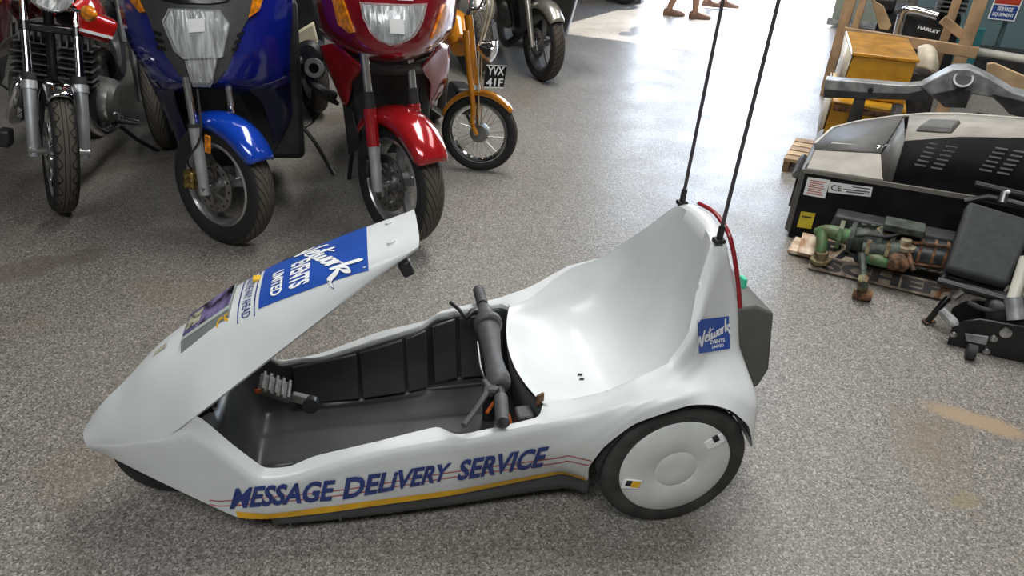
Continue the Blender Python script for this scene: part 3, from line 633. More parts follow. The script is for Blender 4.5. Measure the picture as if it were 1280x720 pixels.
def fender(par, C, th, R0, W, a0, a1, m, prof=None, name='front_fender', n=24):
    """mudguard: an arch swept about the axle from angle a0 to a1 (0 = forward, pi/2 = up)"""
    C = V(C); h, a = hdir(th); up = V((0, 0, 1)); rows = []
    prof = prof or [(-1, -.045), (-.97, -.012), (-.75, .012), (-.35, .024), (0, .028), (.35, .024), (.75, .012), (.97, -.012), (1, -.045)]
    for i in range(n+1):
        t = a0+(a1-a0)*i/n; e = math.sin(pi*min(1, max(0, i/n)))**.35 if 0 < i < n else .0
        rows.append([tuple(C+(h*math.cos(t)+up*math.sin(t))*(R0+q*(.55+.45*e))+a*(s*W/2*(.78+.22*e))) for s, q in prof])
    b = B(); b.grid(cr1(np.array(rows), 1)); return b.build(name, m, par, solid=.004, ang=60)
# ---------- blue maxi scooter
BS = root('motor_scooter', (-1.42, 1.75, 0), 'large dark blue motor scooter with wedge headlamp and turned front wheel', 'scooter', 'motorcycles parked in a row')
wc = V((-1.43, 1.60, .280)); th = math.radians(50)
k0 = set(BS.children); h, a = wheel(BS, wc, th, .280, .120, .188, 'road', 3, disc=.118, rimm='cast_grey', hub=.04)
B().lathe([(.191, -.045), (.182, -.050), (.176, -.040), (.186, -.03), (.191, -.045)], wc, a, 56).build('rim_lip', 'rim_silver', BS)
fender(BS, wc, th, .300, .165, math.radians(36), math.radians(118), 'blue_bright')
fb = bvh(B())if 0 else None
fl = B(); pxloft(fl, [
 [(146, -22, 1.95), (175, -20, 1.80), (210, -18, 1.73), (251, -18, 1.71), (291, -18, 1.73), (326, -20, 1.80), (366, -22, 1.95)],
 [(151, 20, 1.92), (178, 18, 1.76), (211, 18, 1.69), (252, 18, 1.67), (293, 18, 1.69), (330, 18, 1.76), (365, 20, 1.92)],
 [(163, 58, 1.90), (187, 57, 1.73), (217, 56, 1.65), (254, 56, 1.63), (292, 56, 1.65), (330, 57, 1.73), (363, 58, 1.90)],
 [(182, 90, 1.88), (203, 88, 1.72), (227, 86, 1.63), (256, 85, 1.61), (288, 86, 1.63), (324, 88, 1.72), (361, 92, 1.88)],
 [(201, 111, 1.87), (216, 108, 1.73), (236, 105, 1.64), (258, 104, 1.62), (284, 105, 1.64), (312, 108, 1.72), (347, 113, 1.86)],
 [(208, 122, 1.95), (222, 118, 1.86), (240, 113, 1.80), (259, 111, 1.78), (281, 113, 1.80), (306, 118, 1.86), (338, 124, 1.95)]], 5, 4)
S = bvh(fl); fl.build('front_fairing', 'blue_paint', BS, solid=.005, ang=60)
ins = px_panel('centre_panel', S, [(172, -10), (186, 18), (201, 56), (226, 93), (243, 101.5), (270, 102), (284, 84), (303, 34), (313, 18), (320, -10)], 'dash_grey', BS, -.003, .010)
lens = px_panel('headlamp_reflector', S, [(216.7, 13.3), (273, 15.6), (284.4, 31), (277, 71), (271, 74), (265.6, 97.8), (262, 101), (243.3, 101), (235, 75), (223, 62), (209, 28)], 'lamp_reflector', BS, .005, .012)
px_panel('headlamp_lens', S, [(215, 12), (275, 14), (286, 31), (278.5, 71), (234, 74), (221.5, 63), (207.5, 28)], 'lamp_glass', lens, .016, .026)
px_panel('lower_lens', S, [(235, 75.5), (272, 74.5), (266.5, 98), (262.5, 102), (242.5, 102)], 'lamp_glass', lens, .016, .026)
px_panel('paper_tag', S, [(236.7, 25.6), (256.7, 24.4), (257.3, 41), (239, 42)], 'paper', lens, .026, .0275)
px_panel('screen_base', S, [(196, -12), (206, 1), (225, 5), (262, 6), (283, 3), (296, -12)], 'black_gloss', BS, .008, .022)
for q in ([(158, -10), (172, -10), (183.5, 15), (179, 16.5)], [(316, -10), (330, -10), (321, 14), (309.5, 22)]): px_panel('indicator', S, q, 'amber', BS, .002, .016, 6)
for i in range(3):
    y = 38+9*i
    px_panel('vent_slot', S, [(194+2*i, y), (204+2.4*i, y+3), (205+2.4*i, y+7), (196+2*i, y+5)], 'black_gloss', BS, .006, .014, 5)
    px_panel('vent_slot', S, [(304-3.4*i, y+1), (296-3.2*i, y+4), (295-3.2*i, y+8), (302-3.4*i, y+6)], 'black_gloss', BS, .006, .014, 5)
sk = B(); pxloft(sk, [[(300, 108, 1.72), (335, 104, 1.78), (362, 92, 1.89)], [(325, 128, 1.84), (348, 132, 1.88), (364, 138, 1.99)], [(338, 160, 1.92), (350, 165, 1.95), (365, 166, 2.06)], [(342, 186, 1.98), (348, 185, 1.99), (352, 183, 2.1)]]); sk.build('side_skirt', 'blue_dark', BS, solid=.005, ang=60)
sk = B(); pxloft(sk, [[(182, 90, 1.90), (199, 110, 1.87), (218, 109, 1.75)], [(196, 118, 1.96), (209, 132, 1.92), (222, 132, 1.86)], [(212, 150, 2.0), (222, 160, 1.96), (232, 160, 1.92)], [(224, 180, 2.02), (231, 193, 1.98), (238, 197, 1.97)]]); sk.build('side_skirt', 'blue_dark', BS, solid=.005, ang=60)
BF = Fr((-1.30, 2.0, 0), math.radians(12))
B().prism([bp(x, y, 'y', 1.96) for x, y in ((203, 112), (222, 150), (233, 192), (252, 214), (338, 200), (350, 178), (352, 118), (300, 104))], (.04, .3, 0)).build('leg_shield', 'engine_black', BS, bevel=.01)
B(BF).hexa([(-.22, -.06, .30), (.24, -.06, .24), (.24, .5, .18), (-.22, .5, .18)], [(-.27, 0, 1.0), (.30, 0, 1.0), (.30, .5, .9), (-.27, .5, .9)]).build('inner_body', 'engine_black', BS, bevel=.03)
B(BF).hexa([(-.2, .5, .3), (.2, .5, .3), (.16, 1.35, .5), (-.16, 1.35, .5)], [(-.22, .5, .70), (.22, .5, .70), (.17, 1.35, .80), (-.17, 1.35, .80)]).build('rear_body', 'blue_paint', BS, bevel=.05, seg=3)
B(BF).hexa([(-.17, .55, .70), (.17, .55, .70), (.14, 1.25, .78), (-.14, 1.25, .78)], [(-.14, .57, .78), (.14, .57, .78), (.12, 1.22, .88), (-.12, 1.22, .88)]).build('seat', 'black_plastic', BS, bevel=.03, seg=3)
rwc = BF((0, 1.15, .27)); P, U_ = tyre_prof(.27, .13, .18); B().lathe(P, rwc, hdir(math.radians(12))[1], 40, uvs=U_).build('rear_tyre', TY['road'], BS); B().lathe([(.181, -.04), (.05, -.05), (.0005, -.05)], rwc, hdir(math.radians(12))[1], 32).lathe([(.181, .04), (.05, .05), (.0005, .05)], rwc, hdir(math.radians(12))[1], 32).build('rear_wheel', 'cast_grey', BS)
# forks, caliper
nb = [o for o in BS.children if o.name.split('.')[0] not in ('tyre', 'rim', 'hub', 'brake_disc', 'rim_lip', 'front_fender')]
hx, ax = hdir(th)
for s in (-1, 1):
    f0 = wc+ax*s*.105; top = f0+V((-hx.x*.10, -hx.y*.10, .46)); mid = f0+(top-f0)*.56
    B().cyl(top, f0+(top-f0)*.45, .016, n=14).build('fork_tube', 'chrome', BS)
    B().tube([mid, f0+(top-f0)*.2, f0-V((0, 0, .03))], [.025, .024, .022], 14).build('fork_leg', 'fork_alu', BS)
    B().cyl(mid+V((0, 0, .0)), mid+(top-f0)*.03, .027, n=14).build('fork_seal', 'rubber', BS)
B().cyl(wc-ax*.125, wc+ax*.12, .014, n=12).build('axle', 'steel', BS)
cp = wc-ax*.10-hx*.085+V((0, 0, .015)); q_ = Matrix((hx, ax, V((0, 0, 1)))).transposed()
co = B().box(cp, (.055, .05, .085), q_).build('brake_caliper', 'gold', BS, bevel=.012)
for dz in (-.022, .022): B().cyl(cp-ax*.024+V((0, 0, dz)), cp-ax*.034+V((0, 0, dz)), .014, n=12).build('caliper_piston', 'gold', co)
B().tube([cp+V((0, 0, .04)), cp+V((.0, -.02, .10))-ax*.015, wc-ax*.12+V((0, 0, .24)), wc-ax*.09-hx*.05+V((0, 0, .42))], .005, 8, sm=4).build('brake_hose', 'rubber', BS)
rp_ = wc-ax*.115+hx*.035+V((0, 0, .21)); B().box(rp_, (.028, .012, .075), q_).build('reflector', 'amber', BS, bevel=.003)
lean([o for o in BS.children if o not in nb], (wc.x, wc.y, 0), (.22, -.975, 0), math.radians(-9), .004)
B().tube([BF((.27, .42, .30)), BF((.34, .34, .20)), BF((.42, .28, .015))], .011, 8, sm=3).build('side_stand', 'frame_black', BS)
B().tube([BF((.30, .40, .26)), BF((.36, .46, .27)), BF((.40, .44, .33))], .008, 8).build('stand_lug', 'frame_black', BS)
# ---------- red tourer
RT = root('touring_motorcycle', (-.62, 1.65, 0), 'wine red faired touring motorcycle with square paper tag on its headlamp', 'motorcycle', 'motorcycles parked in a row')
wc = V((-.635, 1.51, .292)); th = math.radians(31)
kr = None; wheel(RT, wc, th, .292, .125, .200, 'road', 5, disc=.130, rimm='cast_grey', hub=.045)
hx, ax = hdir(th)
B().lathe([(.206, -.046), (.197, -.052), (.190, -.040), (.200, -.03), (.206, -.046)], wc, ax, 56).build('rim_lip', 'rim_silver', RT)
fender(RT, wc, th, .314, .190, math.radians(34), math.radians(146), 'red_bright')
fl = B(); pxloft(fl, [
 [(385, -25, 1.90), (410, -22, 1.70), (445, -20, 1.58), (490, -20, 1.54), (535, -20, 1.58), (562, -22, 1.70), (577, -25, 1.90)],
 [(391, 2, 1.88), (413, 5, 1.66), (448, 8, 1.52), (490, 9, 1.48), (532, 8, 1.52), (558, 5, 1.66), (572, 2, 1.88)],
 [(396, 28, 1.86), (420, 36, 1.63), (452, 42, 1.48), (489, 44, 1.44), (526, 42, 1.48), (552, 36, 1.63), (569, 28, 1.86)],
 [(402, 42, 1.87), (427, 55, 1.66), (456, 65, 1.50), (489, 69, 1.45), (523, 65, 1.50), (548, 52, 1.66), (565, 40, 1.87)],
 [(407, 48, 1.93), (432, 62, 1.75), (458, 73, 1.60), (489, 78, 1.55), (521, 73, 1.60), (545, 60, 1.75), (562, 46, 1.93)]], 5, 4)
S = bvh(fl); fl.build('front_fairing', 'red_paint', RT, solid=.005, ang=60)
lens = px_panel('headlamp_reflector', S, [(454, 6), (470, 7.5), (508, 9), (530, 7), (524, 28), (514, 45), (499, 53), (488, 54.5), (476, 50), (466, 40), (458, 24)], 'lamp_reflector', RT, -.002, .004)
px_panel('headlamp_lens', S, [(452, 4), (470, 6), (508, 7.5), (532, 5), (526, 28), (516, 45), (500, 54), (488, 56), (475, 51), (464, 40), (456, 24)], 'lamp_glass', lens, .007, .016)
px_panel('paper_tag', S, [(486.5, 25), (503.5, 26), (504.5, 43), (488, 42)], 'paper', lens, .017, .019)
for q in ([(417, 0), (429, -2), (444, 40), (438, 41), (424, 30)], [(554, 5), (558, 7), (559, 16), (552, 38), (545, 46), (538, 48)]): px_panel('indicator', S, q, 'amber', RT, -.002, .008, 6)
px_panel('maker_mark', S, [(496, -3), (517, -2), (516, 1.5), (497, 1)], 'print_white', RT, .004, .006, 6)
for rows in ([[(399, 58, 1.90), (420, 55, 1.80), (440, 72, 1.70), (453, 84, 1.66)], [(406, 80, 1.92), (422, 84, 1.82), (440, 92, 1.74), (450, 92, 1.72)], [(417, 104, 1.93), (427, 108, 1.86), (436, 108, 1.82), (442, 102, 1.80)], [(429, 133, 1.95), (432, 133, 1.92), (435, 130, 1.90), (438, 122, 1.88)]],
             [[(561, 56, 1.90), (551, 55, 1.80), (538, 70, 1.70), (528, 84, 1.66)], [(562, 80, 1.92), (550, 86, 1.83), (538, 92, 1.75), (530, 92, 1.72)], [(555, 112, 1.95), (549, 110, 1.88), (542, 108, 1.83), (538, 104, 1.80)], [(538, 136, 1.98), (537, 134, 1.95), (536, 130, 1.92), (535, 122, 1.90)]]):
    b = B(); pxloft(b, rows); b.build('lower_fairing', 'red_bright' if rows[0][0][0] < 480 else 'red_paint', RT, solid=.005, ang=60)
b = B(); pxloft(b, [[(440, 72, 1.72), (465, 79, 1.64), (489, 82, 1.62), (515, 79, 1.64), (538, 70, 1.72)], [(448, 84, 1.70), (468, 88, 1.64), (489, 90, 1.62), (512, 88, 1.64), (532, 84, 1.70)], [(452, 92, 1.76), (470, 93, 1.72), (489, 94, 1.70), (510, 93, 1.72), (529, 92, 1.76)]]); b.build('belly_strip', 'dash_grey', RT, solid=.005, ang=60)
RF = Fr((-.62, 1.90, 0), math.radians(-3))
B(RF).hexa([(-.17, 0, .28), (.17, 0, .28), (.17, .7, .22), (-.17, .7, .22)], [(-.24, -.02, .92), (.24, -.02, .92), (.22, .7, .9), (-.22, .7, .9)]).build('engine_block', 'engine_black', RT, bevel=.04)
B(RF).hexa([(-.16, .7, .55), (.16, .7, .55), (.12, 1.35, .65), (-.12, 1.35, .65)], [(-.17, .5, .95), (.17, .5, .95), (.12, 1.35, .85), (-.12, 1.35, .85)]).build('tail_body', 'red_paint', RT, bevel=.05, seg=3)
rwc = RF((0, 1.05, .29)); P, U_ = tyre_prof(.29, .15, .2); B().lathe(P, rwc, (1, 0, 0), 40, uvs=U_).build('rear_tyre', TY['road'], RT); B().lathe([(.2, -.04), (.05, -.05), (.0005, -.05)], rwc, (1, 0, 0), 32).lathe([(.2, .04), (.05, .05), (.0005, .05)], rwc, (1, 0, 0), 32).build('rear_wheel', 'cast_grey', RT)
nb = [o for o in RT.children if o.name.split('.')[0] not in ('tyre', 'rim', 'hub', 'brake_disc', 'rim_lip', 'front_fender')]
for s in (-1, 1):
    f0 = wc+ax*s*.115; top = f0+V((-hx.x*.14, -hx.y*.14, .56)); mid = f0+(top-f0)*.58
    B().cyl(top, mid, .019, n=14).build('fork_tube', 'chrome', RT)
    B().tube([mid, f0+(top-f0)*.3], [.030, .030], 14).build('fork_cover', 'red_bright', RT)
    B().tube([f0+(top-f0)*.32, f0-V((0, 0, .03))], [.026, .024], 14).build('fork_leg', 'fork_alu', RT)
    B().cyl(mid, mid+(top-f0)*.12, .024, n=14).build('fork_boot', 'rubber', RT)
B().box(wc-ax*.105-hx*.10+V((0, 0, .05)), (.06, .05, .09), Matrix((hx, ax, V((0, 0, 1)))).transposed()).build('brake_caliper', 'engine_black', RT, bevel=.012)
B().cyl(wc-ax*.13, wc+ax*.13, .014, n=12).build('axle', 'steel', RT)
lean([o for o in RT.children if o not in nb], (wc.x, wc.y, 0), (-.05, -1, 0), math.radians(-5.5), .003)
B().hexa([bp(395, 120, 'y', 2.0), bp(412, 116, 'y', 2.0), bp(424, 128, 'y', 2.05), bp(422, 132, 'y', 2.1)], [p+V((0, .06, -.02)) for p in (bp(395, 120, 'y', 2.0), bp(412, 116, 'y', 2.0), bp(424, 128, 'y', 2.05), bp(422, 132, 'y', 2.1))]).build('foot_peg', 'frame_black', RT, bevel=.004)
B().hexa([bp(428, 130, 'y', 1.93), bp(440, 128, 'y', 1.93), bp(452, 185, 'y', 1.85), bp(436, 195, 'y', 1.9), ], [p+V((0, .12, 0)) for p in (bp(428, 130, 'y', 1.93), bp(440, 128, 'y', 1.93), bp(452, 185, 'y', 1.85), bp(436, 195, 'y', 1.9))]).build('radiator_cowl', 'engine_black', RT, bevel=.01)
B().tube([RF((-.19, .1, .35)), RF((-.23, .5, .28)), RF((-.25, 1.0, .33))], [.03, .035, .05], 12, sm=3).build('exhaust', 'cast_grey', RT)
B().tube([RF((-.2, .3, .28)), RF((-.24, .34, .12)), RF((-.26, .38, .01))], .012, 8).build('side_stand', 'frame_black', RT)
# ---------- red roadster at the left edge
MR = root('roadster_motorcycle', (-2.18, 2.2, 0), 'red roadster motorcycle with round headlamp and chrome front mudguard at far left', 'motorcycle', 'motorcycles parked in a row')
wc = V((-2.272, 2.05, .305)); th = math.radians(24)
wheel(MR, wc, th, .305, .105, .235, 'block', 0, disc=.13, wire=0, rimm='chrome', hub=.05)
hx, ax = hdir(th)
for i in range(20):
    t = 2*pi*i/20; B().cyl(wc+(hx*math.cos(t)+V((0, 0, 1))*math.sin(t))*.04, wc+(hx*math.cos(t)+V((0, 0, 1))*math.sin(t))*.218, .002, n=5).build('spoke', 'steel', MR)
fender(MR, wc, th, .318, .125, math.radians(63), math.radians(190), 'chrome')
for s in (-1, 1):
    f0 = wc+ax*s*.105+hx*.02; top = f0-hx*.30+V((0, 0, .78)); d = top-f0
    B().tube([f0-V((0, 0, .03)), f0+d*.05, f0+d*.38], [.022, .027, .029], 16).build('fork_leg', 'fork_alu', MR)
    B().cyl(f0+d*.34, f0+d*.385, .034, n=16).build('fork_collar', 'fork_alu', MR)
    B().cyl(f0+d*.38, f0+d*.43, .030, n=16).build('fork_boot', 'rubber', MR)
    B().cyl(f0+d*.40, top, .019, n=14).build('fork_tube', 'chrome', MR)
    B().cyl(f0+d*.66, f0+d*.71, .027, n=14).build('yoke_clamp', 'black_gloss', MR)
    B().cyl(f0+ax*s*.02, f0-ax*s*.05, .02, n=10).build('axle_clamp', 'steel', MR)
ys = [wc-hx*.30*k_+V((0, 0, .78*k_)) for k_ in (.685, .9)]
for y_ in ys: B().box(y_, (.23, .06, .04), Matrix.Rotation(th, 3, 'Z')).build('fork_yoke', 'black_gloss', MR, bevel=.01)
hl = wc+V((0, 0, .72))-hx*.18+hx*.02
B().lathe([(.0005, -.16), (.05, -.15), (.085, -.10), (.100, -.02), (.103, 0), (.100, .006)], hl, hx, 36).build('headlamp_shell', 'black_gloss', MR)
B().lathe([(.100, -.012), (.106, -.004), (.106, .006), (.098, .012), (.094, .004), (.100, -.012)], hl, hx, 40).build('headlamp_ring', 'chrome', MR)
B().lathe([(.094, .004), (.06, -.03), (.0005, -.05)], hl, hx, 36).build('headlamp_reflector', 'lamp_reflector', MR)
B().lathe([(.0005, .028), (.05, .022), (.095, .006), (.094, .002), (.05, .018), (.0005, .024)], hl, hx, 36).build('headlamp_lens', 'lamp_glass', MR)
hm_ = hdir(math.radians(5))[0]; mo_ = wc-hx*.25+hm_*.25; MF = Fr((mo_.x, mo_.y, 0), math.radians(5))     # local: x right, y backward (bars are turned)
en = B(MF).box((.0, .52, .46), (.34, .34, .30)).build('crankcase', 'engine_black', MR, bevel=.04)
for s in (-1, 1):
    cx = s*.10
    cy = B(MF).box((cx, .36, .66), (.10, .13, .20)).build('cylinder', 'engine_black', MR, bevel=.01)
    for i in range(8): B(MF).box((cx, .36, .575+.025*i), (.155, .19, .007)).build('cooling_fin', 'cast_grey' if i % 2 else 'engine_black', cy)
    for i in range(5): B(MF).box((cx-.06+.03*i, .275, .79), (.006, .05, .07)).build('head_fin', 'cast_grey', cy)
B(MF).lathe([(.0005, .06), (.09, .055), (.115, .03), (.12, 0), (.12, -.05)], (.20, .50, .47), (1, -.15, 0), 28).build('case_cover', 'alu_case', MR)
B(MF).lathe([(.0005, .05), (.08, .045), (.11, 0), (.11, -.05)], (-.20, .50, .47), (-1, -.15, 0), 28).build('case_cover', 'alu_case', MR)
for s in (1, -1): B(MF).tube([(s*.10, .25, .60), (s*.12, .17, .56), (s*.15, .18, .46), (s*.19, .30, .35), (s*.21, .48, .31), (s*.22, .8, .30)], .022, 12, sm=5).build('exhaust_pipe', 'chrome', MR)
tk = B(MF); tk.loft([[(-.10, .20, .84), (-.15, .20, .90), (-.10, .20, .98), (0, .20, 1.0), (.10, .20, .98), (.15, .20, .90), (.10, .20, .84)], [(-.15, .34, .82), (-.20, .34, .92), (-.14, .34, 1.03), (0, .34, 1.06), (.14, .34, 1.03), (.20, .34, .92), (.15, .34, .82)], [(-.14, .60, .82), (-.18, .60, .90), (-.12, .60, .98), (0, .60, 1.0), (.12, .60, .98), (.18, .60, .90), (.14, .60, .82)], [(-.08, .75, .82), (-.1, .75, .86), (-.06, .75, .90), (0, .75, .91), (.06, .75, .90), (.1, .75, .86), (.08, .75, .82)]], 4, 3)
tko = tk.build('fuel_tank', 'red_tank', MR, ang=60)
B(MF).hexa([(.155, .24, .87), (.19, .36, .86), (.20, .36, .90), (.16, .24, .905)], [(.165, .235, .87), (.205, .36, .86), (.21, .36, .90), (.172, .235, .905)]).build('tank_stripe', 'print_white', tko)
B(MF).hexa([(.13, .17, .83), (.25, .30, .79), (.29, .36, .90), (.14, .14, .97)], [(.13, .30, .83), (.22, .42, .79), (.24, .46, .90), (.14, .30, .97)]).build('side_cowl', 'red_tank', MR, bevel=.03, seg=3)
B(MF).beam((.145, .172, .862), (.255, .312, .828), .012, .014).build('cowl_stripe', 'print_white', MR)
for s in (1, -1):
    B(MF).cyl((s*.10, .16, .95), (s*.17, .12, .95), .008, n=8).build('indicator_stalk', 'chrome', MR)
    B(MF).lathe([(.0005, .03), (.025, .026), (.036, .008), (.036, -.01), (.02, -.03), (.0005, -.034)], (s*.19, .12, .95), (0, -1, 0), 20).build('indicator', 'amber', MR)
B(MF).hexa([(-.1, .75, .78), (.1, .75, .78), (.11, 1.35, .76), (-.11, 1.35, .76)], [(-.09, .72, .86), (.09, .72, .86), (.10, 1.35, .86), (-.10, 1.35, .86)]).build('seat', 'black_plastic', MR, bevel=.03, seg=3)
am_ = hdir(math.radians(5))[1]; rwc = MF((0, 1.36, .3)); P, U_ = tyre_prof(.3, .11, .22); B().lathe(P, rwc, am_, 40, uvs=U_).build('rear_tyre', TY['block'], MR); B().lathe([(.22, -.02), (.05, -.05), (.0005, -.05)], rwc, am_, 32).lathe([(.22, .02), (.05, .05), (.0005, .05)], rwc, am_, 32).build('rear_wheel', 'cast_grey', MR)
B(MF).tube([(0, .22, .95), (0, .30, .45), (0, .8, .32), (0, 1.3, .32)], .022, 10).build('frame_tube', 'frame_black', MR)
B(MF).tube([(.18, .70, .32), (.30, .78, .20), (.42, .86, .115)], .012, 8).build('side_stand', 'frame_black', MR)
B(MF).tube([(.20, .62, .33), (.28, .60, .34), (.33, .61, .34)], .014, 8).build('foot_peg', 'rubber', MR)
B(MF).tube([(.24, .46, .42), (.30, .42, .40), (.36, .44, .39)], .008, 8).build('kick_lever', 'chrome', MR)
B(MF).tube([(-.13, .33, 1.05), (-.30, .30, 1.10), (-.38, .38, 1.09)], .012, 8).tube([(.13, .33, 1.05), (.30, .30, 1.10), (.38, .38, 1.09)], .012, 8).tube([(-.13, .33, 1.05), (.13, .33, 1.05)], .012, 8).build('handlebar', 'chrome', MR)
B(MF).tube([(-.14, .08, .55), (-.17, .0, .62), (-.15, .06, .75), (-.10, .10, .8)], .006, 8, sm=4).build('brake_hose', 'rubber', MR)
B(MF).box((-.145, .03, .33), (.05, .09, .08)).build('brake_caliper', 'engine_black', MR, bevel=.01)
ct_ = Matrix.Translation(V((wc.x, wc.y, .010))); MR.matrix_world = ct_ @ Matrix.Rotation(math.radians(13), 4, hx*-1) @ Matrix.Translation(V((-wc.x, -wc.y, 0))) @ Matrix.Translation(WL[MR])   # leaning on its side stand
# dark red machine standing behind it at the frame's edge
DM = root('faired_motorcycle', (bp(22, 60, 'y', 3.5).x-.4, 3.9, 0), 'dark maroon faired motorcycle standing behind the red roadster, cut off by the left edge', 'motorcycle')
dx, dy = bp(22, 60, 'y', 3.5)[:2]; DF = Fr((dx-.40, dy, 0), math.radians(15))
b = B(DF); b.loft([[(-.28, .3, .40), (-.2, 0, .42), (0, -.06, .44), (.22, 0, .42), (.30, .3, .40)], [(-.34, .3, .70), (-.26, -.06, .72), (0, -.16, .74), (.28, -.06, .72), (.37, .3, .70)], [(-.34, .3, 1.0), (-.25, -.04, 1.03), (0, -.16, 1.05), (.27, -.04, 1.03), (.36, .3, 1.0)], [(-.2, .35, 1.25), (-.15, .15, 1.27), (0, .08, 1.28), (.16, .15, 1.27), (.22, .35, 1.25)]], 4, 4); b.build('fairing', 'maroon', DM, solid=.006, ang=60)
B(DF).hexa([(-.2, .2, .2), (.2, .2, .2), (.2, 1.3, .3), (-.2, 1.3, .3)], [(-.25, .2, .95), (.25, .2, .95), (.18, 1.3, .85), (-.18, 1.3, .85)]).build('body', 'engine_black', DM, bevel=.04)
for y_ in (-.05, 1.25):
    P, U_ = tyre_prof(.3, .12, .21); c_ = DF((0, y_, .3)); aa = hdir(math.radians(15))[1]; B().lathe(P, c_, aa, 36, uvs=U_).build('tyre', TY['road'], DM); B().lathe([(.21, -.03), (.04, -.05), (.0005, -.05)], c_, aa, 28).lathe([(.21, .03), (.04, .05), (.0005, .05)], c_, aa, 28).build('wheel', 'cast_grey', DM)
# cream-panelled bike between the scooter and the tourer
CB = root('cream_motorcycle', tuple(bp(388, 155, 'z', 0)), 'black motorcycle with a cream side panel behind the blue scooter and red tourer', 'motorcycle', 'motorcycles parked in a row')
pts = [(362, 46), (392, 28), (398, 56), (384, 62), (362, 68)]; q0 = [bp(x, y, 'y', 3.0) for x, y in pts]; B().prism(q0, (0, .05, 0)).build('side_panel', 'cream', CB, bevel=.01)
q0 = [bp(x, y, 'y', 3.0) for x, y in ((362, 58), (380, 56), (384, 61), (362, 64))]; B().prism([p-V((0, .012, 0)) for p in q0], (0, .03, 0)).build('panel_trim', 'print_white', CB)
g0 = bp(388, 130, 'z', 0); zc = lambda px, py, d=3.0: bp(px, py, 'y', d)
B().lathe([(.0005, .05), (.06, .048), (.085, .02), (.085, -.1)], zc(388, 68), (-.2, -1, .1), 20).build('engine_cover', 'engine_black', CB)
B().lathe([(.03, .05), (.055, .05), (.06, .03), (.055, -.02)], zc(393, 85, 2.95), (0, -1, .2), 20).build('exhaust_flange', 'cast_grey', CB)
B().tube([zc(393, 85, 3.0), zc(388, 100, 2.95), zc(400, 112, 2.9), zc(418, 120, 2.95)], .03, 10, sm=4).build('exhaust_pipe', 'engine_black', CB)
B().box(zc(372, 74, 3.1), (.20, .12, .14)).build('crankcase', 'engine_black', CB, bevel=.02)
B().cyl(zc(360, 76, 2.95), zc(378, 75, 2.95), .02, n=10).build('foot_peg', 'alu_case', CB)
B().beam(zc(366, 88, 3.0), zc(370, 117, 3.0), .02, .02).beam(zc(368, 92, 3.05), zc(375, 112, 3.05), .016, .016).build('centre_stand', 'frame_black', CB)
for px in (372, 352):
    pass
P, U_ = tyre_prof(.30, .12, .21); cc = V((zc(378, 10, 3.6).x, 3.65, .30)); B().lathe(P, cc, (.95, .3, 0), 36, uvs=U_).build('rear_tyre', TY['road'], CB)
B().lathe([(.21, -.03), (.04, -.05), (.0005, -.05)], cc, (.95, .3, 0), 28).lathe([(.21, .03), (.04, .05), (.0005, .05)], cc, (.95, .3, 0), 28).build('rear_wheel', 'cast_grey', CB)
fc = V((cc.x+.02, 2.85-.45, .30))
B().hexa([(cc.x-.12, 3.1, .35), (cc.x+.14, 3.1, .35), (cc.x+.12, 3.7, .55), (cc.x-.12, 3.7, .55)], [(cc.x-.14, 3.08, .98), (cc.x+.16, 3.08, .98), (cc.x+.12, 3.8, .9), (cc.x-.12, 3.8, .9)]).build('body', 'engine_black', CB, bevel=.05)
# ---------- orange moped
MO = root('moped', (-.12, 2.4, 0), 'small orange moped with wire-spoked wheel and number plate on its front fork', 'moped', 'motorcycles parked in a row')
wc = V((-.135, 2.36, .225)); th = math.radians(66); hb, ab = hdir(math.radians(8)); h, a = wheel(MO, wc, th, .225, .058, .172, 'grid', 0, wire=28, rimm='chrome', hub=.032)
B().lathe([(.055, -.03), (.058, .0), (.05, .03), (.0005, .032)], wc, -a, 24).build('drum_brake', 'alu_case', MO)
fender(MO, wc, th, .235, .075, math.radians(42), math.radians(165), 'orange_paint', prof=[(-1, -.018), (-.8, .006), (0, .012), (.8, .006), (1, -.018)])
for s in (-1, 1):
    f0 = wc+a*s*.055; B().tube([f0, f0-h*.035+V((0, 0, .06)), f0-h*.04+V((0, 0, .15)), f0-h*.10+V((0, 0, .40)), f0-h*.13+V((0, 0, .55))], [.013, .014, .016, .016, .016], 12, sm=3).build('fork_leg', 'orange_paint', MO)
st = wc-h*.13+V((0, 0, .55))
B().cyl(wc-h*.06+V((0, 0, .27)), wc-h*.14+V((0, 0, .62)), .024, n=14).build('head_tube', 'orange_paint', MO)
B().cyl(wc-h*.06+V((0, 0, .265)), wc-h*.055+V((0, 0, .24)), .03, n=14).build('fork_crown', 'chrome', MO)
B().tube([st, st+V((0, 0, .10)), st-h*.02+V((0, 0, .28)), st-h*.03+V((0, 0, .45))], .013, 10).build('steering_stem', 'chrome', MO)
B().tube([st+V((0, 0, .10)), st+a*.02+h*.06+V((0, 0, .13)), st+a*.12+h*.10+V((0, 0, .30)), st+a*.26+h*.05+V((0, 0, .50)), st+a*.33-h*.05+V((0, 0, .5))], .010, 10, sm=4).tube([st+V((0, 0, .10)), st-a*.02+h*.06+V((0, 0, .13)), st-a*.12+h*.10+V((0, 0, .30)), st-a*.26+h*.05+V((0, 0, .50))], .010, 10, sm=4).build('handlebar', 'chrome', MO)
lp = wc+h*.02+V((0, 0, .46)); B().lathe([(.0005, -.09), (.03, -.085), (.055, -.03), (.062, .0), (.060, .008), (.03, .02), (.0005, .024)], lp, (h+V((0, 0, -.15))), 28).build('headlamp', 'chrome', MO)
pq = lp+h*.02+V((0, 0, -.125)); plx = (a*.85+h*.2).normalized(); plq = Matrix((plx, plx.cross(V((0, 0, 1))), V((0, 0, 1)))).transposed()
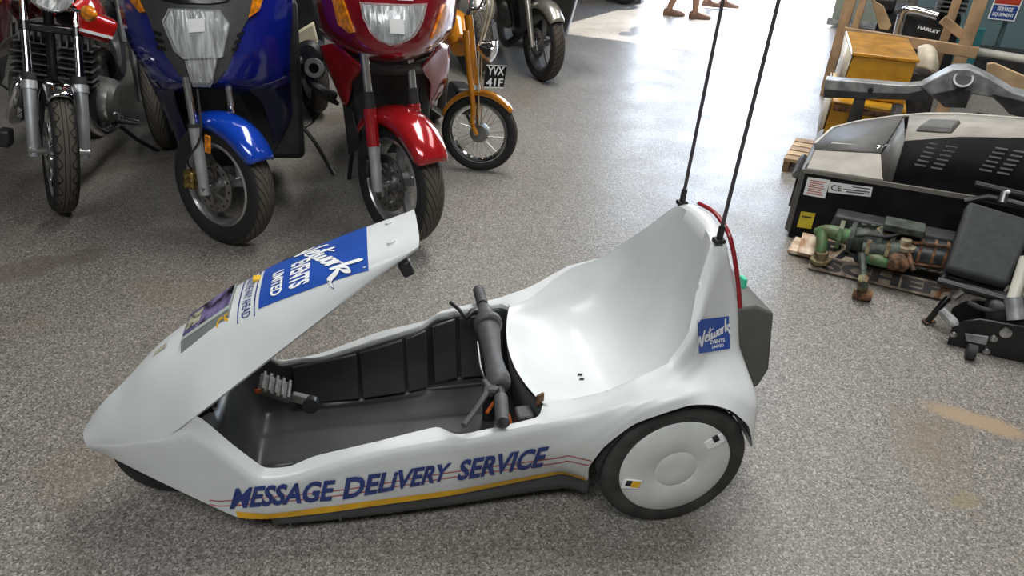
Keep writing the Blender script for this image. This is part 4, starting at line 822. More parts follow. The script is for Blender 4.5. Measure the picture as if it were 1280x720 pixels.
cv, sv = hdir(math.radians(18)); plx = sv; ply = V((0, 0, 1)); pn = cv
pl = bp(604, 96, 'y', 2.28)
plo = B().hexa([pl+plx*i*.062+ply*j*.062 for i, j in ((-1, -1), (1, -1), (1, 1), (-1, 1))], [pl-pn*.006+plx*i*.062+ply*j*.062 for i, j in ((-1, -1), (1, -1), (1, 1), (-1, 1))]).build('number_plate', 'black_gloss', MO)
for s_, z0 in (('YVX', .008), ('41F', -.054)):
    vs, fs = text2d(s_, .03); lay('plate_lettering', vs, fs, lambda u, v: pl+pn*.001+plx*(-.052+.104*u)+ply*(z0+.046*v), 'print_white', plo)
for q in ([(-.062, .056), (.062, .062)], [(-.062, -.062), (.062, -.056)]): B().hexa([pl+plx*x+ply*z+pn*.0008 for x, z in ((q[0][0], q[0][1]), (q[1][0], q[0][1]), (q[1][0], q[1][1]), (q[0][0], q[1][1]))], [pl+plx*x+ply*z+pn*.0004 for x, z in ((q[0][0], q[0][1]), (q[1][0], q[0][1]), (q[1][0], q[1][1]), (q[0][0], q[1][1]))]).build('plate_border', 'print_white', plo)
B().tube([st-V((0, 0, .05)), st-hb*.22-V((0, 0, .10)), st-hb*.42-V((0, 0, .12)), st-hb*.62-V((0, 0, .05))], [.03, .035, .05, .04], 12, sm=4).build('frame_beam', 'orange_paint', MO)
B().tube([st-hb*.10-V((0, 0, .12)), st-hb*.25+V((0, 0, -.04)), st-hb*.42+V((0, 0, -.02))], [.06, .09, .07], 16, sm=5).build('fuel_tank', 'orange_paint', MO)
B().cyl(st-hb*.30-ab*.04+V((0, 0, -.20)), st-hb*.26-ab*.04+V((0, 0, .22)), .018, n=10).build('lever_post', 'orange_paint', MO)
B().box(wc-hb*.45+V((0, 0, .08)), (.22, .12, .16), Matrix.Rotation(math.radians(8)+pi/2, 3, 'Z')).build('engine', 'engine_black', MO, bevel=.02)
B().tube([wc-hb*.30+V((0, 0, .10))-ab*.06, wc-hb*.40+V((0, 0, -.02))-ab*.08, wc-hb*.7+V((0, 0, -.06))-ab*.09], .02, 10, sm=3).build('exhaust_pipe', 'chrome', MO)
rwc = wc-hb*1.05; P, U_ = tyre_prof(.225, .058, .172); B().lathe(P, rwc, ab, 40, uvs=U_).build('rear_tyre', TY['grid'], MO); B().lathe([(.172, -.012), (.172, .012), (.150, .012), (.150, -.012), (.172, -.012)], rwc, ab, 40).build('rear_rim', 'chrome', MO)
for i in range(14):
    t = 2*pi*i/14; B().cyl(rwc, rwc+(hb*math.cos(t)+V((0, 0, 1))*math.sin(t))*.152, .002, n=5).build('spoke', 'steel', MO)
B().tube([st-hb*.62-V((0, 0, .05)), rwc+V((0, 0, .02))], .02, 10).build('rear_stay', 'orange_paint', MO)
B().tube([st-hb*.60+V((0, 0, -.02)), st-hb*.62+V((0, 0, .18))], .014, 10).build('seat_post', 'chrome', MO)
B().ball(st-hb*.66+V((0, 0, .20)), .12, 14, (1., .8, .4)).build('saddle', 'black_plastic', MO)
for s, t0 in ((1, .06), (-1, -.05)): B().tube([st+V((0, 0, .38))+a*s*.1, st+h*.10+a*t0+V((0, 0, .15)), st+h*.08+a*t0*.6+V((0, 0, -.1)), wc+a*s*.03+V((0, 0, .05))], .0045, 6, sm=5).build('control_cable', 'cream', MO)
B().tube([wc-hb*.5+V((0, 0, .0))+ab*.05, wc-hb*.5+ab*.16+V((0, 0, -.19))], .01, 8).build('side_stand', 'frame_black', MO)
hb_ = hb; MO.matrix_world = Matrix.Translation(V((wc.x, wc.y, .004))) @ Matrix.Rotation(math.radians(7), 4, -hb_) @ Matrix.Translation(V((-wc.x, -wc.y, 0))) @ Matrix.Translation(WL[MO])
# ---------- black and silver tourer further back
BB = root('black_motorcycle', (.68, 4.5, 0), 'black motorcycle with silver front mudguard standing farthest back in the row', 'motorcycle', 'motorcycles parked in a row')
wc = V((.735, 4.40, .305)); th = math.radians(14); h, a = wheel(BB, wc, th, .305, .12, .22, 'grid', 5, disc=.12, rimm='cast_grey')
fender(BB, wc, th, .318, .15, math.radians(40), math.radians(150), 'silver_paint')
for s in (-1, 1):
    f0 = wc+a*s*.10; top = f0-h*.25+V((0, 0, .65)); B().tube([f0-V((0, 0, .03)), f0+(top-f0)*.5, top], [.022, .028, .022], 12).build('fork_leg', 'silver_paint' if s < 0 else 'engine_black', BB)
B().box(wc-a*.09-h*.08+V((0, 0, .02)), (.06, .05, .09)).build('brake_caliper', 'engine_black', BB, bevel=.01)
KF = Fr((wc.x, wc.y, 0), math.radians(-8)); ab = hdir(math.radians(-8))[1]
b = B(KF); b.loft([[(-.24, .35, .30), (-.2, .22, .32), (-.1, .17, .34), (.1, .17, .34), (.2, .22, .32), (.24, .35, .30)], [(-.32, .35, .62), (-.26, .12, .64), (-.1, .06, .66), (.1, .06, .66), (.26, .12, .64), (.32, .35, .62)], [(-.38, .35, .92), (-.30, .05, .95), (-.1, -.05, .97), (.1, -.05, .97), (.30, .05, .95), (.38, .35, .92)], [(-.34, .4, 1.2), (-.26, .2, 1.22), (-.1, .1, 1.24), (.1, .1, 1.24), (.26, .2, 1.22), (.34, .4, 1.2)]], 4, 3); b.build('fairing', 'black_gloss', BB, solid=.006, ang=60)
b = B(KF); b.loft([[(.33, .16, .62), (.36, .30, .60), (.35, .42, .60)], [(.40, .10, .80), (.43, .30, .78), (.42, .45, .78)], [(.40, .12, 1.0), (.43, .3, .98), (.42, .45, .98)]], 3, 3); b.build('side_fairing', 'silver_paint', BB, solid=.01, ang=60)
B(KF).box((0, .62, .45), (.42, .42, .36)).build('engine_block', 'engine_black', BB, bevel=.05)
B(KF).lathe([(.0005, .09), (.08, .085), (.14, .05), (.16, 0), (.16, -.06)], (-.30, .42, .50), (-.75, -.66, 0), 28).build('engine_cover', 'alu_case', BB)
B(KF).hexa([(-.42, .30, .58), (-.34, .24, .58), (-.30, .55, .80), (-.40, .55, .80)], [(-.42, .32, .74), (-.34, .26, .74), (-.30, .58, .95), (-.40, .58, .95)]).build('intake_cover', 'silver_paint', BB, bevel=.03)
B(KF).hexa([(-.2, .8, .55), (.2, .8, .55), (.18, 1.7, .6), (-.18, 1.7, .6)], [(-.22, .7, .95), (.22, .7, .95), (.18, 1.7, .95), (-.18, 1.7, .95)]).build('rear_body', 'black_gloss', BB, bevel=.05)
B(KF).tube([(-.12, .35, .36), (-.25, .42, .22), (-.30, .7, .18), (-.32, 1.2, .22)], .035, 12, sm=4).build('exhaust_pipe', 'engine_black', BB)
rwc = KF((0, 1.5, .305)); P, U_ = tyre_prof(.305, .15, .2); B().lathe(P, rwc, ab, 40, uvs=U_).build('rear_tyre', TY['grid'], BB); B().lathe([(.2, -.04), (.05, -.05), (.0005, -.05)], rwc, ab, 32).lathe([(.2, .04), (.05, .05), (.0005, .05)], rwc, ab, 32).build('rear_wheel', 'cast_grey', BB)
# another machine's rear wheel just in front of its engine
bt = bp(630, 92, 'z', 0); OB = root('parked_motorcycle', (bt.x-.1, bt.y+.25, 0), 'black motorcycle mostly hidden behind the orange moped, one dark tyre showing', 'motorcycle', 'motorcycles parked in a row')
P, U_ = tyre_prof(.29, .17, .18); c_ = V((bt.x-.27, bt.y+.02, .29)); aa = hdir(math.radians(14))[1]; hh = hdir(math.radians(14))[0]
B().lathe(P, c_, aa, 44, uvs=U_).build('front_tyre', TY['block'], OB); B().lathe([(.18, -.04), (.05, -.06), (.0005, -.06)], c_, aa, 32).lathe([(.18, .04), (.05, .06), (.0005, .06)], c_, aa, 32).build('front_wheel', 'engine_black', OB)
B().lathe([(.0005, .08), (.09, .07), (.15, .03), (.17, -.03), (.16, -.1)], c_+V((.05, -.02, .24))-aa*.02, -aa*.3+hh*.7+V((0, 0, .25)), 28).build('shield', 'silver_paint', OB)
B().tube([c_+aa*.12, c_-hh*.2+aa*.12+V((0, 0, .6))], .024, 10).tube([c_-aa*.12, c_-hh*.2-aa*.12+V((0, 0, .6))], .024, 10).build('fork_legs', 'engine_black', OB)
B().hexa([c_-hh*.25+aa*s*.15+V((0, 0, z)) for s, z in ((-1, .1), (1, .1), (1, .7), (-1, .7))], [c_-hh*1.1+aa*s*.13+V((0, 0, z)) for s, z in ((-1, .2), (1, .2), (1, .55), (-1, .55))]).build('body', 'engine_black', OB, bevel=.04)
c2_ = c_-hh*1.3; B().lathe(P, c2_, aa, 36, uvs=U_).build('rear_tyre', TY['block'], OB)

def screen_mat():
    m = bpy.data.materials.new('tinted_screen'); m.use_nodes = True; b = m.node_tree.nodes['Principled BSDF']
    b.inputs['Transmission Weight'].default_value = .9; b.inputs['Roughness'].default_value = .05; b.inputs['IOR'].default_value = 1.1; b.inputs['Base Color'].default_value = (.45, .47, .48, 1); MATS['tinted_screen'] = m
screen_mat()
def cockpit(par, low, hx_, hw, m):
    """the upper works above the fairing: screen, dash, bars, grips, mirrors"""
    low = [V(p) for p in low]; c = low[len(low)//2]; bk = -hx_; ax_ = V((-hx_.y, hx_.x, 0)); ax_ = ax_ if ax_.x > 0 else -ax_
    mid = [c+(p-c)*.92+bk*.10+V((0, 0, .20)) for p in low]; top = [c+(p-c)*.66+bk*.24+V((0, 0, .38)) for p in low]
    b = B(); b.loft([[tuple(p) for p in r] for r in (low, mid, top)], 5, 4); b.build('windscreen', 'tinted_screen', par, solid=.004, ang=60)
    d = c+bk*.26; B().hexa([c+ax_*s*hw*.8+bk*t+V((0, 0, -.12)) for s, t in ((-1, .10), (1, .10), (1, .42), (-1, .42))], [c+ax_*s*hw*.7+bk*t+V((0, 0, z)) for s, t, z in ((-1, .12, .02), (1, .12, .02), (1, .40, -.02), (-1, .40, -.02))]).build('dash', 'dash_grey', par, bevel=.02)
    B().tube([d+bk*.20-ax_*.36+V((0, 0, .02)), d+bk*.10-ax_*.18+V((0, 0, .04)), d+bk*.10+ax_*.18+V((0, 0, .04)), d+bk*.20+ax_*.36+V((0, 0, .02))], .013, 10).build('handlebar', 'frame_black', par)
    for s in (-1, 1):
        B().tube([d+bk*.17+ax_*s*.27+V((0, 0, .025)), d+bk*.205+ax_*s*.385+V((0, 0, .02))], .018, 12).build('hand_grip', 'rubber', par)
        mo = B().tube([d+bk*.06+ax_*s*.2+V((0, 0, .04)), d+ax_*s*.30+V((0, 0, .20))], .007, 8).build('mirror_stalk', 'frame_black', par)
        B().ball(d+ax_*s*.31+V((0, 0, .24)), .06, 16, (1., .35, .65)).build('mirror', m, mo)
cockpit(BS, [bp(x, y, 'y', d) for x, y, d in ((175, -22, 1.80), (210, -20, 1.73), (251, -20, 1.71), (291, -20, 1.73), (326, -22, 1.80))], V((.22, -.975, 0)), .26, 'blue_paint')
cockpit(RT, [bp(x, y, 'y', d) for x, y, d in ((410, -24, 1.70), (445, -22, 1.58), (490, -22, 1.54), (535, -22, 1.58), (562, -24, 1.70))], V((-.05, -1, 0)), .22, 'red_paint')
B(RF).hexa([(-.14, .35, .86), (.14, .35, .86), (.12, 1.25, .84), (-.12, 1.25, .84)], [(-.12, .37, 1.0), (.12, .37, 1.0), (.10, 1.22, .94), (-.10, 1.22, .94)]).build('tank_and_seat', 'black_plastic', RT, bevel=.04, seg=3)
def second_row(x, y, t, label, m):
    """a whole machine of the second row: only slivers of it show between the front ones"""
    F = Fr((x, y, 0), math.radians(t)); aa = hdir(math.radians(t))[1]
    r = root('motorcycle', (x, y+.7, 0), label, 'motorcycle', 'motorcycles of the second row')
    for yy in (0, 1.38):
        P, U_ = tyre_prof(.3, .11, .22); c = F((0, yy, .3)); B().lathe(P, c, aa, 36, uvs=U_).build('tyre', TY['road'], r)
        w_ = B().lathe([(.222, -.03), (.205, -.03), (.205, .03), (.222, .03), (.222, -.03)], c, aa, 36).build('rim', 'rim_silver', r)
        for i in range(6): d = F.m.to_3x3() @ V((0, math.cos(i*pi/3), math.sin(i*pi/3))); B().beam(c+d*.02, c+d*.207, .02, .03, up=aa).build('spoke', 'cast_grey', w_)
    for s in (-1, 1):
        B(F).tube([(s*.1, 0, .28), (s*.1, .28, .98)], .024, 10).build('fork_leg', 'cast_grey', r)
        B(F).tube([(s*.08, .45, .42), (s*.14, .35, .35), (s*.16, .7, .22), (s*.2, 1.4, .3)], .03, 10, sm=4).build('exhaust_pipe', 'engine_black', r)
    B(F).box((0, .58, .45), (.34, .38, .34)).build('engine', 'engine_black', r, bevel=.05)
    B(F).tube([(0, .32, .90), (0, .5, .93), (0, .8, .84)], [.08, .15, .09], 18, sm=5).build('fuel_tank', m, r)
    B(F).hexa([(-.11, .85, .74), (.11, .85, .74), (.1, 1.5, .78), (-.1, 1.5, .78)], [(-.1, .82, .84), (.1, .82, .84), (.09, 1.5, .88), (-.09, 1.5, .88)]).build('seat', 'black_plastic', r, bevel=.03)
    B(F).tube([(-.36, .38, 1.06), (-.15, .28, 1.02), (.15, .28, 1.02), (.36, .38, 1.06)], .012, 8).build('handlebar', 'frame_black', r)
    B(F).lathe([(.0005, -.1), (.08, -.06), (.095, 0), (.09, .012), (.0005, .02)], (0, .12, .9), F.m.to_3x3() @ V((0, -1, 0)) if 0 else (0, -1, 0), 24).build('headlamp', 'chrome', r)
    B(F).hexa([(-.13, .3, .5), (.13, .3, .5), (.12, 1.3, .55), (-.12, 1.3, .55)], [(-.12, .4, .82), (.12, .4, .82), (.1, 1.4, .76), (-.1, 1.4, .76)]).build('frame', 'engine_black', r, bevel=.04)
    B(F).tube([(.12, .8, .35), (.3, .86, .01)], .011, 8).build('side_stand', 'frame_black', r)
second_row(-1.96, 3.02, 7, 'black motorcycle in the second row glimpsed between red roadster and blue scooter', 'black_gloss')
second_row(bp(142, 70, 'y', 4.75).x, 4.75, 7, 'black motorcycle standing farthest back in the gap between red roadster and blue scooter', 'black_gloss')
# ------------------------------------------------------------------ things along the right
def onE(px, py, v):                      # where a photo pixel's sight line meets the hall plane e2 = v  (returns hall coordinates)
    d = ray(px, py); t = (v-CAM.dot(e2))/d.dot(e2); P = CAM+d*t; return V((P.dot(e1), v, P.z))
def gE(px, py, z=0.): return toE(bp(px, py, 'z', z))
def Ew(u, v, z=0.): return EF((u, v, z))
mat('box_black', (.012, .0115, .013), .8, var=.2, spec=.2); mat('dust_grey', (.20, .185, .165), .7, var=.12, vscale=9); mat('dust_light', (.34, .315, .275), .75, var=.10, vscale=8)
mat('panel_grey', (.115, .112, .105), .6, var=.1); mat('rim_pale', (.52, .50, .45), .6); mat('vent_grey', (.22, .22, .22), .5)
mat('sticker_yellow', (.62, .50, .03), .55); mat('print_black', (.012, .012, .012), .6); mat('print_redtext', (.62, .16, .10), .6)
mat('cab_yellow', (.58, .31, .015), .45, var=.12, vscale=7, col2=(.42, .20, .012)); mat('cab_side_lit', (.50, .44, .34), .5, var=.1)
mat('wood', (.42, .27, .15), .75, var=.2, vscale=5); mat('wood_pale', (.55, .38, .21), .75, var=.15, vscale=6); mat('wood_dark', (.22, .125, .06), .75, var=.2, vscale=6)
mat('galv', (.36, .37, .37), .5, .35, var=.22, vscale=14); mat('galv_dark', (.035, .034, .034), .6, var=.3); mat('pump_green', (.055, .17, .06), .5, var=.3, vscale=22, col2=(.10, .09, .045))
mat('pump_dark', (.055, .07, .055), .6, var=.35, vscale=25); mat('rust_metal', (.20, .10, .05), .8, var=.4, vscale=30); mat('rust_green', (.17, .17, .085), .75, var=.35, vscale=30, col2=(.13, .07, .035))
mat('plate_white', (.72, .62, .48), .6, var=.2, vscale=18, col2=(.38, .19, .09)); mat('board_brown', (.21, .165, .12), .7, var=.3, vscale=20); mat('board_letter', (.025, .022, .02), .7, var=.3, vscale=20)
mat('tank_dark', (.045, .052, .055), .4, var=.3, vscale=20); mat('cushion', (.035, .040, .040), .8, var=.1, vscale=30, bump=.2, bscale=300); mat('paint_black', (.010, .010, .011), .35, var=.2)
mat('tube_white', (.62, .60, .52), .4); mat('pillow_cream', (.62, .55, .43), .8, var=.06); mat('sign_red', (.50, .04, .02), .5); mat('sign_blue', (.02, .06, .27), .5); mat('door_green', (.27, .30, .25), .5)
mat('teal_dark', (.02, .14, .15), .5)
# ---- long dusty black cabinet with a louvred hump
BX = root('machine_cover', tuple(Ew(.9, 2.05)), 'long dusty black machine housing with louvred hump and CE label at right', 'machine')
quadbox(B(EF), .19, 1.75, 1.79, 2.36, 0, .36).build('lower_housing', 'box_black', BX, bevel=.008)
b = B(EF); b.hexa([(.165, 1.80, .03), (.195, 1.785, .02), (.195, 2.36, .02), (.165, 2.34, .03)], [(.175, 1.80, .345), (.20, 1.785, .355), (.20, 2.36, .40), (.175, 2.34, .39)]); b.build('end_plate', 'panel_grey', BX, bevel=.006)
b = B(EF); b.beam((.16, 1.90, .12), (.16, 2.02, .28), .02, .03).tube([(.16, 1.86, .30), (.145, 1.95, .27), (.15, 2.08, .31), (.145, 2.2, .27)], .018, 8, sm=3).build('end_latch', 'galv_dark', BX)
B(EF).hexa([(.20, 1.79, .352), (.53, 1.79, .362), (.49, 2.00, .415), (.20, 2.03, .368)], [(.20, 1.79, .362), (.53, 1.79, .372), (.49, 2.00, .425), (.20, 2.03, .378)]).build('ledge_panel', 'dust_light', BX, bevel=.003)
B(EF).hexa([(.19, 1.785, .338), (.90, 1.785, .352), (.90, 1.80, .352), (.19, 1.80, .338)], [(.19, 1.785, .356), (.90, 1.785, .372), (.90, 1.80, .372), (.19, 1.80, .356)]).build('ledge_edge', 'dust_grey', BX)
rim_ = [(.185, 2.10, .385), (.24, 2.30, .425), (.34, 2.35, .46), (.51, 2.36, .515), (.64, 2.36, .548), (.78, 2.36, .57), (1.04, 2.36, .59), (1.40, 2.36, .60), (1.75, 2.36, .60)]
B(EF).add([(.20, 2.03, .376), (.49, 2.00, .423), (.545, 2.36, .52)]+[(.34, 2.35, .455), (.24, 2.30, .42), (.185, 2.10, .38)], [(0, 1, 2, 3, 4, 5)]).build('side_window_panel', 'panel_grey', BX, solid=.008)
B(EF).hexa([(.26, 2.10, .40), (.42, 2.07, .42), (.42, 2.075, .425), (.26, 2.105, .405)], [(.26, 2.10, .404), (.42, 2.07, .424), (.42, 2.075, .429), (.26, 2.105, .409)]).build('panel_groove', 'rim_pale', BX)
B(EF).tube([(.47, 2.04, .43), (.50, 2.06, .45), (.535, 2.07, .455)], .008, 8).ball((.475, 2.05, .435), .014).build('panel_catch', 'chrome', BX)
fz = lambda u: float(np.interp(u, [.50, .567, .77, .99, 1.4, 1.75], [.52, .54, .595, .63, .64, .64])); rz_ = lambda u: float(np.interp(u, [.51, .78, 1.04, 1.4], [.52, .57, .59, .60]))
us = [.567, .65, .77, .88, .99, 1.2, 1.45, 1.75]
b = B(EF); b.grid(np.array([[(u, 1.80, .36), (u, 1.86, fz(u))] for u in us])); b.build('hump_front', 'box_black', BX, solid=.004)
b = B(EF); b.grid(np.array([[(u, 1.858, fz(u)), (u, 2.1, (fz(u)+rz_(u))/2+.012), (u, 2.36, rz_(u))] for u in us])); b.build('hump_top', 'dust_light', BX, solid=.004)
B(EF).add([(.52, 1.80, .365), (.567, 1.80, .365), (.567, 1.86, fz(.567)), (.545, 2.36, .52), (.49, 2.00, .423)], [(0, 1, 2), (0, 2, 4), (4, 2, 3)]).build('hump_side', 'panel_grey', BX, solid=.004, ang=20)
B(EF).tube(rim_, .008, 8).build('top_rim', 'rim_pale', BX)
B(EF).hexa([(.60, 1.99, .555), (.74, 1.92, .588), (.78, 2.10, .585), (.64, 2.16, .56)], [(.615, 2.0, .585), (.735, 1.945, .61), (.765, 2.085, .61), (.65, 2.135, .585)]).build('top_pad', 'panel_grey', BX, bevel=.006)
for k, u0 in enumerate((.655, .72, .90, .965)):
    for i in range(6):
        z = .455+.019*i; v = 1.80+.06*(z-.36)/(fz(u0)-.36)
        B(EF).box((u0+.006*i, v-.004, z+.045*(k >= 2)*.6), (.045, .006, .006)).build('vent_slat', 'vent_grey', BX)
def sticker(q, v, m, par, name='sticker', off=.0015):
    q3 = [EF(onE(x, y, v)) for x, y in q]; f = quad3(q3); n = -e2; lay(name, *rect2d(1, 1), lambda u, w_: f(u, w_)+n*off, m, par); return f, n
f, n = sticker([(1004, 243), (1031, 248), (1038, 225), (1010, 221)], 1.788, 'print_white', BX, 'warning_sticker')
for i in range(7): lay('sticker_line', *rect2d(1, 1, .14, .86-.06*(i % 3), .12+.115*i, .17+.115*i), lambda u, w_: f(u, w_)+n*.0022, 'print_redtext', BX)
f, n = sticker([(1035, 240), (1054, 242.5), (1055.5, 229.5), (1037, 226.5)], 1.788, 'print_white', BX, 'ce_label'); vs, fs = text2d('CE', .02); lay('label_lettering', vs, fs, lambda u, w_: f(.16+.68*u, .2+.55*w_)+n*.0022, 'print_black', BX)
f, n = sticker([(1054, 242.5), (1088.5, 246), (1091, 234), (1055.5, 229.5)], 1.788, 'print_white', BX, 'ce_label')
for y0, x0 in ((.42, .0), (.22, .1), (.74, .3)): lay('label_line', *rect2d(1, 1, x0, .93, y0, y0+.10), lambda u, w_: f(u, w_)+n*.0022, 'print_black', BX)
f, n = sticker([(996, 283.5), (1014, 286), (1019.5, 266.5), (1001.5, 264)], 1.788, 'sticker_yellow', BX, 'yellow_sticker'); lay('label_line', *rect2d(1, 1, .15, .80, .66, .74), lambda u, w_: f(u, w_)+n*.0022, 'print_black', BX)
# ---- rusty green pump lying on old plates
PU = root('water_pump', tuple(Ew(.62, 1.52)), 'rusty green cast-iron pump with hose elbow resting on old plates', 'pump')
g = lambda px, py, v: EF(onE(px, py, v))
B().tube([g(1020, 291, 1.58), g(1032, 289, 1.57), g(1046, 292, 1.56), g(1062, 297, 1.56)], [.022, .03, .034, .036], 14, sm=3).build('pipe_elbow', 'pump_green', PU)
B().tube([g(1028, 291, 1.56), g(1027, 306, 1.52), g(1025, 320, 1.50)], [.026, .025, .024], 14, sm=3).build('inlet_pipe', 'pump_green', PU)
B().lathe([(.0005, .02), (.046, .02), (.046, .006), (.03, .004), (.03, -.03), (.0005, -.03)], g(1026, 322, 1.50), (.1, 0, -1), 6).build('inlet_cap', 'rust_green', PU)
B().tube([g(1060, 297, 1.58), g(1080, 300, 1.58), g(1112, 304, 1.60)], [.05, .055, .05], 18, sm=3).build('pump_body', 'pump_dark', PU)
B().tube([g(1078, 311, 1.52), g(1104, 314, 1.52), g(1122, 315, 1.53)], [.034, .036, .05], 16, sm=3).build('cylinder', 'pump_dark', PU)
ac = g(1127, 318, 1.54); B().lathe([(.0005, .075), (.022, .072), (.026, .05), (.045, .046), (.045, .030), (.036, .028), (.036, -.03), (.046, -.034), (.046, -.05), (.0005, -.05)], ac, (0, 0, 1), 20).build('air_chamber', mat('rust_pale', (.30, .27, .19), .8, var=.35, vscale=30, col2=(.16, .09, .05)), PU, ang=25)
for px, py, v in ((1050, 293, 1.56), (1064, 297, 1.57), (1098, 303, 1.59), (1114, 304, 1.6)): B().lathe([(.0005, .009), (.068, .009), (.068, -.009), (.0005, -.009)], g(px, py, v), e1, 8 if px < 1060 else 20).build('flange', 'pump_green' if px < 1060 else 'pump_dark', PU, ang=25)
for px, py in ((1084, 312), (1108, 315)): B().lathe([(.0005, .008), (.048, .008), (.048, -.008), (.0005, -.008)], g(px, py, 1.52), e1, 6).build('flange', 'rust_green', PU, ang=25)
for px in (1148, 1165, 1180): B().lathe([(.066, .006), (.068, .0), (.066, -.006), (.062, -.006), (.062, .006), (.066, .006)], g(px, 314+(px-1138)*.16, 1.60), e1, 22).build('tank_band', 'rust_metal', PU)
B(EF).box((.66, 1.60, .245), (.16, .10, .035)).build('gear_cover', 'pump_dark', PU, bevel=.006)
B().lathe([(.0005, .012), (.05, .012), (.05, .004), (.016, .004), (.016, -.02)], g(1110, 292, 1.6), (0, 0, 1), 8).build('filler_cap', 'rust_green', PU, ang=25)
B().tube([g(1138, 314, 1.60), g(1188, 322, 1.60)], [.062, .062], 22).build('tank', 'tank_dark', PU, bevel=.012)
B().tube([g(1140, 303, 1.56), g(1188, 309, 1.56)], .008, 8).tube([g(1138, 329, 1.54), g(1180, 334, 1.54)], .006, 8).build('tie_rod', 'rust_metal', PU)
for px, py in ((1068, 286), (1078, 288), (1090, 289), (1120, 292)): B().lathe([(.016, -.03), (.016, .0), (.010, .004), (.010, .03), (.0005, .032)], g(px, py, 1.60), (0, 0, 1), 10).build('bolt', 'pump_dark', PU)
B().tube([g(1064, 296, 1.55), g(1085, 294, 1.52), g(1108, 296, 1.53), g(1126, 292, 1.56)], .006, 8, sm=4).build('hose', 'rubber', PU)
B().tube([g(1084, 322, 1.50), g(1100, 326, 1.48), g(1110, 330, 1.48)], [.026, .026, .02], 14, sm=3).build('valve_pipe', 'pump_green', PU)
B().tube([g(1110, 326, 1.48), g(1122, 328, 1.48), g(1134, 336, 1.47)], [.035, .04, .02], 12, sm=3).build('valve_body', 'rust_metal', PU)
B().tube([g(1078, 318, 1.48), g(1079, 340, 1.40), gE_ if False else EF(gE(1079, 356, .10))], [.018, .015, .016], 8, sm=3).build('support_leg', 'pump_dark', PU)
B().tube([EF(gE(1079, 348, .12)), EF(gE(1078, 364, .035))], [.022, .022], 6).build('leg_foot', 'rust_green', PU, ang=25)
B().tube([EF(gE(1066, 366, .026)), EF(gE(1070, 367, .026)), EF(gE(1071, 367, .026)), EF(gE(1089, 370, .026))], [.018, .018, .026, .026], 12).build('foot_roller', 'rust_metal', PU)
B().tube([g(1133, 300, 1.57), g(1136, 318, 1.50), g(1142, 338, 1.45)], .010, 8, sm=3).build('drain_pipe', 'rust_metal', PU)
B(EF).hexa([(.36, 1.62, .10), (.95, 1.62, .10), (.95, 1.76, .10), (.36, 1.76, .10)], [(.38, 1.64, .22), (.93, 1.64, .22), (.93, 1.74, .22), (.38, 1.74, .22)]).build('bed_frame', 'galv_dark', PU, bevel=.01)
# plates beneath
def plate(name, u0, u1, v0, v1, z, th, ang, m, label, cat, tx=None, tm='print_black', tq=(.2, .8, .15, .85), grp=None):
    cu, cv_ = (u0+u1)/2, (v0+v1)/2; R_ = Matrix.Rotation(ang, 2)
    p = [Ew(cu+(R_ @ (V((u-cu, v-cv_))))[0], cv_+(R_ @ V((u-cu, v-cv_)))[1], z) for u, v in ((u0, v0), (u1, v0), (u1, v1), (u0, v1))]
    o = B().hexa([q_-V((0, 0, th)) for q_ in p], p).build(name, m, None, bevel=.002); tag(o, label, cat, grp)
    if tx:
        f = quad3(p); vs, fs = text2d(tx, .05); lay('lettering', vs, fs, lambda u, v: f(tq[0]+(tq[1]-tq[0])*u, tq[2]+(tq[3]-tq[2])*v)+V((0, 0, .0015)), tm, o)
    return o
def leaner(name, u0, u1, v0, z0, v1, z1, th, m, label, cat, tx, tm, tq, grp=None):   # plate propped at a slant, low edge towards the camera
    p = [Ew(u0, v0, z0), Ew(u1, v0, z0), Ew(u1, v1, z1), Ew(u0, v1, z1)]; n = (p[1]-p[0]).cross(p[3]-p[0]).normalized()
    o = B().hexa([q_-n*th for q_ in p], p).build(name, m, None, bevel=.002); tag(o, label, cat, grp)
    f = quad3(p); vs, fs = text2d(tx, .05); lay('lettering', vs, fs, lambda u, v: f(tq[0]+(tq[1]-tq[0])*u, tq[2]+(tq[3]-tq[2])*v)+n*.0015, tm, o); return o
leaner('name_board', .33, .90, 1.47, .012, 1.53, .060, .010, 'board_brown', 'brown board with large black letters propped in front of the pump', 'sign', 'SCHEF', 'board_letter', (.10, .95, .12, .88))
plate('number_plate', .225, .50, 1.575, 1.74, .030, .018, -.05, 'plate_white', 'rust-stained pale plate lying flat beneath the pump elbow', 'plate')
leaner('number_plate', .265, .55, 1.54, .045, 1.615, .115, .008, 'plate_white', 'rust-stained pale plate with large black letters propped beneath the pump elbow', 'plate', 'PA', 'print_black', (.36, .97, .12, .86))
# ---- black wheeled frame with a grey cushion
FW = root('mobility_frame', tuple(Ew(1.06, 1.28)), 'black steel frame with dark grey cushion and white tube at the right edge', 'frame')
ca = [g(1184, 334, 1.28), g(1262, 356, 1.28), g(1296, 275, 1.58), g(1212, 250, 1.58)]; cn = (ca[1]-ca[0]).cross(ca[3]-ca[0]).normalized(); cn = cn if cn.z > 0 else -cn
B().hexa([p-cn*.05 for p in ca], ca).build('cushion', 'cushion', FW, bevel=.018, seg=3)
B().hexa([p-cn*.066 for p in ca], [p-cn*.052 for p in ca]).build('cushion_board', 'paint_black', FW)
B().tube([g(1218, 230, 1.66), g(1300, 249, 1.66)], .016, 12).build('upper_bar', 'paint_black', FW)
B().tube([g(1205, 252, 1.62), g(1235, 246, 1.64), g(1300, 262, 1.62)], .014, 10).build('upper_bar', 'paint_black', FW)
B().cyl(g(1252, 254, 1.60), g(1256, 240, 1.63), .016, n=14).build('clamp_tube', 'steel', FW); B().ball(g(1260, 240, 1.62), .009).build('clamp_knob', 'print_white', FW)
